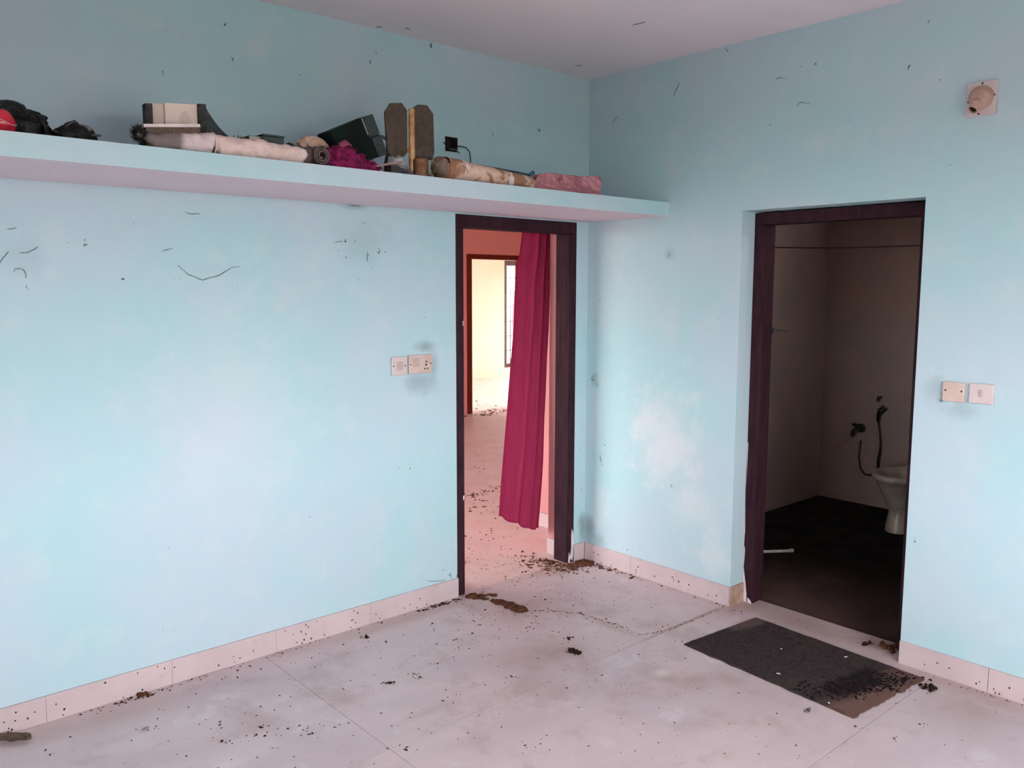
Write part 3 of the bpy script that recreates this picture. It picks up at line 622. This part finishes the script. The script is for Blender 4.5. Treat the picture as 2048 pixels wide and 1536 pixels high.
part(MB().box((-1.83, -.58, ZS+e), (-1.785, -.525, ZS+.036)), 'block', plain('dark_block', (.05, .04, .04, 1)), brd)
cb = MB().tube([(-1.845, -.47, ZS+.155), (-1.815, -.49, ZS+.168), (-1.79, -.49, ZS+.158), (-1.782, -.49, ZS+.13), (-1.79, -.49, ZS+.09), (-1.80, -.49, ZS+.05), (-1.79, -.5, ZS+.012)], .0075, 8)
tag(cb.build('cable_loop', M_black, smooth=True), 'black cable loop between the black case and brown plates', 'cable')
cbg = thing('crumpled_film', 'crumpled pale grey plastic film under the brown plates', 'plastic film', (-1.75, -.5, ZS))
part(MB().lump((-1.755, -.52, ZS+.03), (.045, .05, .05), 41, .6, 2.6, ZS+e, 3, True), 'film', plain('pale_grey_film', (.42, .44, .48, 1), (.22, .22, .25, 1), .3, 18), cbg)
part(MB().lump((-1.765, -.565, ZS+.012), (.05, .03, .018), 43, .5, 3, ZS+e, 3, True), 'dark_fold', plain('dark_fold', (.05, .045, .05, 1), (.12, .1, .1, 1)), cbg)
# twin plate stand
M_bpl = plain('brown_metal_plate', (.060, .043, .031, 1), (.088, .065, .052, 1), .6, 50, spec=.25)
M_brass = plain('tarnished_brass', (.80, .52, .26, 1), (.58, .32, .13, 1), .22, 25, metal=.55)
tw = thing('bladed_stand', 'brass tube between two upright brown eight-sided blades, tallest thing on the slab', 'stand', (-1.66, -.5, ZS))
def blade(pts, nm):
    o = part(MB().prism(pts, -.512, -.498), nm, M_bpl, tw)
    m = o.modifiers.new('edge', 'BEVEL'); m.width = .003; m.segments = 2
blade([(-1.811,2.490),(-1.782,2.531),(-1.724,2.540),(-1.696,2.512),(-1.697,2.331),(-1.714,2.313),(-1.785,2.306),(-1.801,2.331)], 'blade')
blade([(-1.664,2.527),(-1.637,2.545),(-1.588,2.549),(-1.555,2.516),(-1.551,2.347),(-1.562,2.313),(-1.650,2.309),(-1.667,2.335)], 'blade')
part(MB().lathe([(.0001, .295), (.012, .295), (.0145, .292), (.0145, .0), (.0001, 0)], 20, (-1.675, -.512, 2.226)), 'tube', M_brass, tw, smooth=True, angle=.7)
part(MB().box((-1.700, -.509, 2.335), (-1.648, -.500, 2.350)), 'clamp', M_brass, tw)
part(MB().lathe([(.0001, .001), (.040, .001), (.041, .018), (.036, .020), (.036, .078), (.032, .084), (.0001, .084)], 28, (-1.645, -.535, ZS)), 'base_cup', plain('copper_brown', (.26, .125, .06, 1), (.14, .065, .03, 1), .55, 30, metal=.2), tw, smooth=True, angle=.7)
# rust stained tapered roll
t = NT('rust_stained_card'); n1 = t.noise(9, 5, .65, .4); n2 = t.noise(30, 5, .6)
rc = t.mix(t.ramp(n2, .3, .7), (.72, .53, .43, 1), (.62, .42, .32, 1))
rc = t.mix(t.math('MULTIPLY', t.ramp(n1, .44, .56), .9), rc, (.27, .12, .055, 1))
rc = t.mix(t.math('MULTIPLY', t.ramp(t.noise(6, 4, .6, vec=(2.5, 1, 1)), .60, .66), .8), rc, (.80, .70, .68, 1))
M_rust = t.done(rc, .7)
cr = thing('stained_roll', 'tapered cream roll streaked with rust, lying along the slab edge', 'roll', (-1.25, -.55, ZS))
def conepts(x0, x1, r0, r1, n=20):
    P_, Rr = [], []
    for k in range(n+1):
        u = k/n; r_ = r0+(r1-r0)*u; P_.append((x0+(x1-x0)*u, -.553+.01*u, ZS+r_+.001)); Rr.append(r_)
    return P_, Rr
def flatz(m): m.v = [(a, b, max(c, ZS+e)) for a, b, c in m.v]; return m
wb = lambda i, k: 1+.05*noise.noise((i*.35, math.cos(k*.26)*1.5, math.sin(k*.26)*1.5))
p_, r_ = conepts(-1.532, -.985, .053, .030); part(flatz(MB().tube(p_, r_, 28, cap=False, wob=wb)), 'outer_sheet', M_rust, cr, smooth=True)
p_, r_ = conepts(-1.536, -.978, .046, .024); part(flatz(MB().tube(p_, r_, 28, cap=True, wob=wb)), 'inner_sheet', plain('brown_card', (.36, .20, .12, 1), (.25, .13, .08, 1), .8, 20), cr, smooth=True)
p_, r_ = conepts(-1.556, -1.534, .044, .054, 6); part(flatz(MB().tube(p_, r_, 24, wob=wb)), 'end_cap', plain('grey_brown_cap', (.25, .17, .14, 1), (.16, .11, .09, 1), .8, 30), cr, smooth=True)
tuft = MB()
for k in range(26):
    x = -1.60+rnd.uniform(-.02, .025); z = ZS+.03+rnd.uniform(-.02, .05); tuft.tube([(x, -.575, z), (x+rnd.uniform(-.02,.02), -.585+rnd.uniform(-.01,.01), z+rnd.uniform(-.01,.03))], [.0025, .0008], 4)
part(tuft, 'frayed_fibre', plain('dry_fibre', (.22, .16, .08, 1), (.1, .07, .04, 1)), cr)
sk_ = thing('teal_tipped_stick', 'thin dark stick with a teal tip resting behind the stained roll', 'stick', (-1.1, -.46, ZS))
part(MB().tube([(-1.33, -.478, ZS+.102), (-1.02, -.49, ZS+.086), (-.945, -.49, ZS+.081)], [.005, .005, .006], 8), 'shaft', plain('dark_teal_rod', (.05, .08, .09, 1)), sk_)
part(MB().tube([(-.955, -.49, ZS+.080), (-.94, -.49, ZS+.086), (-.925, -.49, ZS+.094), (-.918, -.49, ZS+.09)], [.006, .011, .012, .006], 8), 'tip', plain('teal_plastic', (.02, .14, .20, 1), rough=.4), sk_, smooth=True)
part(MB().tube([(-1.30, -.476, ZS+.10), (-1.30, -.43, ZS+e)], .005, 6), 'foot', M_black, sk_)
# pink plastic bag
t = NT('pink_plastic'); n1 = t.noise(14, 4, .6)
M_pink = cloth_mat('pink_plastic_film', (.62, .25, .30, 1), (.74, .42, .46, 1), .4, (.80, .40, .45, 1), .25)
pk = thing('pink_plastic_bag', 'crumpled empty pink plastic bag at the right end of the loft slab', 'plastic bag', (-.7, -.57, ZS))
TOP = [(-.965, 2.255), (-.93, 2.300), (-.88, 2.312), (-.80, 2.312), (-.70, 2.318), (-.60, 2.322), (-.52, 2.326), (-.458, 2.332)]
def topz(x):
    for (a, za), (b, zb) in zip(TOP, TOP[1:]):
        if a <= x <= b: return za+(zb-za)*(x-a)/(b-a)
    return TOP[-1][1]
def sheet(ya, amp, seed, fold):
    mb = MB(); vs_ = []; nu, nv = 60, 14
    for j in range(nv+1):
        v = j/nv
        for i in range(nu+1):
            u = i/nu; x = -.965+u*.507 - (1-v)*.075*max(0, (u-.75)/.25)
            zt = topz(-.965+u*.507); n_ = noise.noise((x*9, v*1.6+seed, seed)); n2_ = abs(noise.noise((x*17+v*2, v*2.5, seed+4)))
            z = ZS+e+.002 + (zt-ZS)*v*(1-.05*n_*(1-v)); y = ya - fold*(1-v)**2 + amp*n_ + amp*.8*n2_
            vs_.append((x, max(y, -.66), z))
    mb.add(vs_, [(j*(nu+1)+i, j*(nu+1)+i+1, (j+1)*(nu+1)+i+1, (j+1)*(nu+1)+i) for j in range(nv) for i in range(nu)]); return mb
o = part(sheet(-.540, .045, 2, .08), 'front_film', M_pink, pk, smooth=True); o.modifiers.new('t', 'SOLIDIFY').thickness = .001
o = part(sheet(-.50, .02, 9, .015), 'back_film', M_pink, pk, smooth=True); o.modifiers.new('t', 'SOLIDIFY').thickness = .001

# ------------------------------------------------------------------ floor things
t = NT('worn_black_mat'); n1 = t.noise(3.5, 6, .65); n2 = t.noise(60, 4, .7)
mc = t.mix(t.ramp(n2, .3, .7), (.028, .020, .024, 1), (.062, .045, .048, 1))
mc = t.mix(t.math('MULTIPLY', t.ramp(n1, .5, .7), .5), mc, (.065, .052, .034, 1))
mc = t.mix(t.math('MULTIPLY', t.blob((-.47, -2.15, 0), (.30, .22, .2), n1, 1.0, .6), .85), mc, (.17, .092, .075, 1))
mc = t.mix(t.math('MULTIPLY', t.blob((-.18, -2.12, 0), (.20, .12, .2), n1, .7, .55), .7), mc, (.14, .075, .058, 1))
mc = t.mix(t.math('MULTIPLY', t.blob((-.10, -1.30, 0), (.22, .09, .2), n1, .7, .5), .6), mc, (.17, .11, .10, 1))
mc = t.mix(t.math('MULTIPLY', t.blob((-.38, -2.0, 0), (.30, .09, .2), n1, .6, .4), .9), mc, (.012, .009, .013, 1))
t.bump(n2, .6, .006); M_mat = t.done(mc, .95, 0, .1)
ring = []
cor = [(-.606, -1.252), (-.048, -1.300), (-.095, -2.19), (-.668, -2.145)]
for k in range(4):
    a, b = Vector(cor[k]), Vector(cor[(k+1) % 4])
    nrm = Vector(((b-a).y, -(b-a).x)).normalized()
    for i in range(40):
        u = i/40; am = .004 if k in (0, 3) else (.006 if k == 1 else .014)
        if k == 3: am = .007
        p = a+(b-a)*u + nrm*(am*noise.noise((u*14, k*3, 0)) + am*.6*noise.noise((u*40, k*3, 1)))
        ring.append((p.x, p.y))
mt = tag(MB().prism(ring, .0006, .007, axis=2).build('door_mat', M_mat), 'worn black door mat with frayed edges before the bathroom doorway', 'door mat')
fr = MB()                                         # tufts of loose fibre on the mat
def crumb(mb, x, y, z, s, r=rnd):
    d = [Vector((math.cos(a), math.sin(a), 0)) for a in [r.uniform(0, 1)+k*1.2566 for k in range(5)]]
    st_ = r.uniform(1, 2.4); th = r.uniform(0, 3.14); c_, s_ = math.cos(th), math.sin(th); pts = []
    for v in d:
        px, py = v.x*s*st_*r.uniform(.6, 1.1), v.y*s*r.uniform(.6, 1.1); pts.append((x+px*c_-py*s_, y+px*s_+py*c_, z))
    pts.append((x, y, z+s*r.uniform(.35, .8)))
    mb.add(pts, [(0,1,5),(1,2,5),(2,3,5),(3,4,5),(4,0,5),(4,3,2,1,0)])
for k in range(620):
    u = rnd.gauss(0, 1); v = rnd.gauss(0, 1)
    x = -.38+.13*u; y = -2.03+.045*v - .10*u*.55
    if -.66 < x < -.09: crumb(fr, x, y, .007, rnd.uniform(.003, .009))
stuff(fr.build('loose_fibre', M_soot if False else plain('black_fibre', (.008, .006, .008, 1), (.022, .016, .018, 1), .95, 80, spec=.03), mt))
wf = MB()
for x, y in ((-.545, -1.735), (-.55, -1.728), (-.63, -2.02), (-.3, -1.6), (-.15, -1.85)): crumb(wf, x, y, .0072, .006)
stuff(wf.build('white_flecks', plain('white_fleck', (.8, .78, .75, 1)), mt))

def scatter(name, label, spots, mat, z=0.0005, seed=1, cat='dirt'):
    mb = MB(); r = random.Random(seed)
    for (x, y, sx, sy, ang, n, s0, s1) in spots:
        c_, s_ = math.cos(ang), math.sin(ang)
        for k in range(n):
            u, v = r.gauss(0, sx), r.gauss(0, sy); px, py = x+u*c_-v*s_, y+u*s_+v*c_
            if (py > -.02 and not (-.97 < px < -.19)) or (px > -.02 and not (-2.0 < py < -1.13 and px < .19)) or px < -4.6 or py < -4.6: continue
            if -.70 < px < -.03 and -2.2 < py < -1.24 and name != 'mat': continue
            crumb(mb, px, py, z, r.uniform(s0, s1)*(1 if r.random() < .9 else 1.8), r)
    o = mb.build(name, mat); stuff(o); o['label'] = label; o['category'] = cat; return o
FL = [(-1.076,-.954),(-.975,-.827),(-2.847,-.336),(-1.915,-.641),(-1.731,-.148),(-1.202,-.333),(-1.204,-.402),(-1.043,-.611),(-1.776,-.634),(-1.79,-.674),(-1.633,-.616),(-2.326,-.762),(-2.16,-1.118),(-1.79,-1.434),(-.169,-2.223),(.084,-1.842),(-.609,-1.215),(-1.464,-.96),(-3.179,-.278),(-2.63,-.485),(-2.383,-.787),(-2.518,-.609),(-2.558,-.649),(-2.654,-.637),(-.723,-2.189),(-.497,-2.358),(-.689,-2.33),(.126,-1.91)]
sp = [(-1.6, -.6, .9, .5, 0, 230, .0014, .0042), (-2.5, -.5, .5, .3, .3, 110, .0014, .0046), (-.9, -1.6, .8, .6, 0, 150, .0012, .0036), (-.7, -.35, .4, .25, 0, 180, .0014, .0046),
      (-.3, -2.6, .4, .4, 0, 60, .0012, .0032), (-2.0, -.03, .9, .01, 0, 110, .0012, .004), (-2.75, -.04, .1, .012, 0, 40, .002, .006), (-.03, -.7, .01, .35, 0, 60, .002, .005), (-.03, -2.5, .012, .3, 0, 40, .002, .005),
      (-.5, .15, .25, .25, 0, 100, .0015, .005), (-1.2, -.04, .1, .012, 0, 60, .003, .008)]
sp += [(x, y, .024, .010, -.7, 5, .0018, .0052) for x, y in FL]
scatter('dirt_crumbs', 'dark brown dirt crumbs strewn thinly over the marble floor', sp, M_dirt, seed=3)
scatter('corner_dirt', 'heap of brown dirt and grit in the corner beside the left doorway', [(-.20, .05, .09, .11, .2, 300, .004, .010), (-.09, -.06, .07, .035, .1, 260, .004, .010), (-.25, .02, .14, .10, 0, 110, .003, .008), (-.05, -.20, .015, .10, 0, 60, .004, .009)], M_dirt2, seed=5)
scatter('hall_dirt', 'patches of dirt on the pink hall floor beyond the left doorway', [(-.35, .6, .25, .4, 0, 70, .002, .007)], M_dirt2, seed=6)
hd = MB(); r = random.Random(12)
for (x, y, sx, sy, n, s0, s1) in ((.55, 1.75, .22, .07, 90, .004, .012), (.2, 1.5, .3, .1, 40, .005, .014), (1.2, 2.6, .7, .5, 70, .004, .012), (3.75, 5.25, .4, .1, 60, .008, .022), (4.3, 6.0, .5, .4, 40, .01, .025), (.1, 1.0, .3, .3, 40, .004, .012)):
    for k in range(n):
        px, py = r.gauss(x, sx), r.gauss(y, sy)
        if .25 < px and py < .9 or (py > 5.3 and not (3.4 < px < 4.2)): continue
        crumb(hd, px, py, .0005, r.uniform(s0, s1), r)
stuff(tag(hd.build('hall_litter', M_dirt2), 'brown leaf litter scattered across the hall floor towards the bright room', 'dirt'))
streak = []
pth = [(-.905, -.41), (-.80, -.50), (-.70, -.64), (-.672, -.85), (-.668, -1.04), (-.50, -1.088), (-.25, -1.095), (-.04, -1.10)]
for (a, b), (c, d) in zip(pth, pth[1:]):
    for k in range(4): streak.append((a+(c-a)*k/4, b+(d-b)*k/4, .03, .006, math.atan2(d-b, c-a), 9, .0012, .0034))
scatter('grit_streak', 'thin broken line of red-brown grit along the slab joint', streak, M_dirt2, seed=15)
# soil trail by the frame
mb = MB(); path = [(-1.0, -.05), (-.96, -.12), (-.93, -.20), (-.92, -.28), (-.90, -.36), (-.905, -.41)]
for i in range(len(path)-1):
    for k in range(5):
        u = k/5; x = path[i][0]+(path[i+1][0]-path[i][0])*u; y = path[i][1]+(path[i+1][1]-path[i][1])*u
        kk = rnd.uniform(.45, 1.25)*(.45 if i == 1 else 1); mb.lump((x+rnd.uniform(-.018,.018), y+rnd.uniform(-.01,.01), .002), (.034*kk, .026*kk, .008*kk), i*5+k, .6, 3.2, .0005, 2)
for k in range(5): mb.lump((-.975+.022*k+rnd.uniform(-.01,.01), -.045-.018*k+rnd.uniform(-.01,.01), .002), (.04*rnd.uniform(.5,1.1), .024*rnd.uniform(.5,1.1), .007), 60+k, .6, 3.2, .0005, 2)
tag(mb.build('soil_trail', M_dirt2), 'ridge of red-brown soil trailing from the left door jamb', 'soil')
# dark clumps and scraps
def clump(label, x, y, s, seed, mat, nm='dirt_clump', cat='clump', n=9):
    mb = MB(); r = random.Random(seed)
    for k in range(n): mb.lump((x+r.gauss(0, s*.55), y+r.gauss(0, s*.45), s*.14), (s*r.uniform(.2,.42), s*r.uniform(.15,.32), s*r.uniform(.16,.3)), seed+k, .5, 3, .0006, 2)
    for k in range(5):
        a = r.uniform(0, 6.28); mb.tube([(x, y, s*.12), (x+math.cos(a)*s*.7, y+math.sin(a)*s*.7, s*.18), (x+math.cos(a)*s*1.1, y+math.sin(a)*s*1.1, .002)], s*.05, 5)
    return tag(mb.build(nm, mat), label, cat)
M_clump = plain('near_black_dirt', (.018, .009, .008, 1), (.04, .02, .015, 1), .95, 60, spec=.04)
clump('largest dark twiggy clump of dirt in the middle of the floor', -1.076, -.954, .034, 70, M_clump)
clump('small dark clump of dirt behind the largest one', -.975, -.827, .017, 80, M_clump, n=5)
clump('dark insect-like clump on the open floor near the left wall', -1.915, -.641, .018, 90, M_clump, n=5)
clump('small dark clump beside the left skirting', -1.731, -.148, .018, 95, M_clump, n=5)
clump('round olive-brown clump beside the near edge of the door mat', -.748, -1.99, .017, 100, plain('olive_dirt', (.06, .05, .03, 1)), n=4)
clump('dark dirt clump off the far corner of the door mat', -.165, -2.235, .032, 105, M_clump)
clump('dark dirt clump on the bathroom threshold', .085, -1.845, .026, 110, M_clump, n=6)
clump('brown dirt clump at the right end of the bathroom threshold', .13, -1.93, .045, 115, M_dirt2, n=10)
clump('brown clump of nest dirt stuck against the left skirting', -2.77, -.035, .030, 120, M_dirt2)
def leaf(label, x, y, s, ang, mat, nm, cat):
    mb = MB(); vs_ = []; n = 14; c_, s_ = math.cos(ang), math.sin(ang)
    for j in range(n+1):
        for i in range(n+1):
            u, v = i/n*2-1, j/n*2-1; wv = math.sqrt(max(0, 1-abs(u)**2.2))*(.42+.1*noise.noise((u*4, v, x)))
            px, py = u*s, v*wv*s; z = .004+.10*s*(1+noise.noise((u*2.2, v*2.2, y)))+.12*s*v*v
            vs_.append((x+px*c_-py*s_, y+px*s_+py*c_, z))
    mb.add(vs_, [(j*(n+1)+i, j*(n+1)+i+1, (j+1)*(n+1)+i+1, (j+1)*(n+1)+i) for j in range(n) for i in range(n)])
    o = mb.build(nm, mat, smooth=True); o.modifiers.new('t', 'SOLIDIFY').thickness = .0015
    return tag(o, label, cat)
leaf('curled dark brown scrap lying on the floor at the far left', -3.275, -.085, .075, -.7, plain('dry_brown', (.06, .035, .025, 1), (.12, .07, .05, 1), .9, 30), 'dry_scrap', 'scrap')
leaf('curled grey scrap on the floor near the left wall', -2.86, -.335, .016, .3, plain('grey_scrap_paint', (.25, .2, .2, 1)), 'paper_scrap', 'scrap')
leaf('tiny white chip lying by the left skirting beside the door jamb', -1.13, -.04, .012, .1, plain('white_scrap', (.8, .75, .75, 1)), 'plaster_flake', 'scrap')
leaf('tiny white chip lying in the soil trail', -.985, -.185, .010, .1, bpy.data.materials['white_scrap'], 'plaster_flake', 'scrap')

# ------------------------------------------------------------------ soot strands, cobwebs and specks on the walls
LS = [[(-3.192,1.833),(-3.177,1.855),(-3.161,1.875)],[(-3.128,1.87),(-3.098,1.873),(-3.079,1.883),(-3.061,1.896)],[(-3.149,1.8),(-3.143,1.811),(-3.118,1.81),(-3.108,1.791),(-3.11,1.774)],[(-2.534,1.836),(-2.493,1.798),(-2.429,1.773),(-2.35,1.796),(-2.299,1.829),(-2.257,1.834)],[(-2.594,1.893),(-2.552,1.905)],[(-2.493,2.06),(-2.472,2.053),(-2.428,2.056)],[(-3.161,1.956),(-3.13,1.965)],[(-1.596,1.917),(-1.597,1.868)],[(-1.248,.144),(-1.224,.13),(-1.145,.117),(-1.128,.121)],[(-1.092,.148),(-1.086,.117)],[(-1.05,.112),(-1.043,.13)],[(-1.688,2.14),(-1.632,2.138)],[(-1.52,1.93),(-1.529,1.909)],[(-1.775,1.958),(-1.734,1.966)]]
LD = [(-2.755,1.775,4),(-2.896,1.908,5),(-2.957,1.915,3),(-3.109,1.742,4),(-2.547,1.777,2),(-2.526,1.779,2),(-2.274,1.748,2),(-1.72,1.965,4),(-1.664,1.967,3),(-1.535,1.919,3),(-1.491,1.92,3),(-1.529,1.937,3),(-1.716,1.887,3),(-1.757,1.918,2),(-1.566,1.839,2),(-1.648,1.783,2),(-2.705,2.003,2),(-2.51,2.04,2),(-1.247,1.584,3),(-1.272,.832,2),(-1.424,.799,3),(-1.354,.784,3),(-1.946,.63,3),(-2.623,.615,2),(-2.134,.464,2),(-2.665,.252,3),(-2.616,.239,2),(-1.725,.545,2),(-2.287,2.866,5),(-2.258,2.729,4),(-1.525,2.885,3),(-1.56,2.836,6),(-1.192,2.98,6),(-.777,2.576,4),(-.424,2.651,5),(-.323,2.985,3),(-.317,2.863,2),(-1.893,2.496,2),(-2.543,2.795,2),(-2.561,2.627,4),(-1.938,2.714,2),(-1.141,.177,3),(-1.1,.138,4),(-1.605,2.062,3),(-1.588,1.903,3),(-1.614,2.056,3),(-.065,1.542,2),(-.068,1.166,2),(-.052,.717,3),(-.034,.454,3)]
RS = [[(-.64,2.8),(-.659,2.834),(-.679,2.863)],[(-.188,2.715),(-.226,2.752)],[(-1.267,2.773),(-1.289,2.783),(-1.328,2.772)],[(-1.391,2.63),(-1.409,2.644),(-1.462,2.631)],[(-.624,1.914),(-.637,1.941)],[(-1.927,2.702),(-1.93,2.718),(-1.939,2.719)],[(-2.0,2.881),(-2.01,2.895)],[(-.039,1.171),(-.073,1.199)],[(-.125,.697),(-.138,.651)],[(-.97,2.985),(-.987,2.965)]]
RD = [(-1.932,2.758,3),(-1.48,2.812,4),(-1.409,2.814,3),(-.972,1.578,3),(-.676,1.226,2),(-.842,.918,2),(-.691,.606,4),(-.052,1.165,5),(-.095,1.137,4),(-.166,.766,3),(-.143,.827,3),(-.147,.636,3),(-.364,.139,3),(-.462,.184,3),(-1.248,2.559,3),(-1.669,2.524,2),(-2.066,2.635,3),(-2.001,2.684,2),(-1.558,2.77,2),(-2.075,.591,4),(-2.129,2.27,3),(-.062,1.79,3),(-.107,1.667,3),(-.096,1.543,3),(-.374,1.403,2),(-.449,1.169,2),(-.248,.794,2)]
def strand(pts3, parent, w=.0017):
    m = MB(); P_ = []
    for (a, b) in zip(pts3, pts3[1:]):
        for k in range(4): P_.append(Vector(a).lerp(Vector(b), k/4)+Vector((0, 0, .004*noise.noise((a[0]*30+k, a[2]*30, a[1]*30)))))
    P_.append(Vector(pts3[-1])); n = len(P_)
    m.tube(P_, [w*(.45+.9*math.sin(math.pi*(i+.6)/(n+.4))*(.7+.5*noise.noise((i*.9, a[0]*9, a[1]*9)))) for i in range(n)], 5)
    m.build('cobweb_strand', M_soot, parent)
for s_ in LS: strand([(x, -.0022, z) for x, z in s_], wallL)
for s_ in RS: strand([(-.0022, y, z) for y, z in s_], wallR)
for s_ in [[(-.633,-.875),(-.636,-.893),(-.627,-.932),(-.63,-.95)],[(-1.541,-.03),(-1.522,-.048)],[(-.305,-.169),(-.281,-.205)],[(-1.428,-.11),(-1.396,-.107)]]: strand([(x, y, 2.9978) for x, y in s_], ceil, .002)
def specks(spots, axis, parent, seed):
    mb = MB(); r = random.Random(seed)
    for u, z, k in spots:
        for q_ in range(1 if k < 4 else 3):
            a, b = u+r.gauss(0, .006)*(q_ > 0), z+r.gauss(0, .008)*(q_ > 0); s = .0011*k*r.uniform(.6, 1.1)/(1+.4*q_)
            c = [0, 0, b]; c[axis] = -.0008; c[1-axis] = a; rr = [s, s, s*r.uniform(1, 1.9)]; rr[axis] = .0012
            mb.lump(c, rr, seed+int(u*100), .4, 2, None, 1)
    stuff(mb.build('soot_specks', M_soot, parent))
specks(LD, 1, wallL, 1); specks(RD, 0, wallR, 2)
sd = MB(); r = random.Random(9)                    # specks of dirt stuck to the skirting
for k in range(46):
    x = r.uniform(-3.3, -1.06); sd.lump((x, -TB-.0006, r.uniform(.006, .1)**1.0), (r.uniform(.002,.005), .0012, r.uniform(.002,.006)), k, .4, 2, .001, 1)
stuff(sd.build('skirting_specks', M_clump, sk))
sd = MB()
for k in range(34):
    y = r.uniform(-1.08, -.03) if k < 20 else r.uniform(-2.9, -2.06)
    sd.lump((-TB-.0006, y, r.uniform(.006, .06)), (.0012, r.uniform(.002,.005), r.uniform(.002,.007)), k, .4, 2, .001, 1)
stuff(sd.build('skirting_specks', M_clump, bpy.data.objects['baseboard_right']))
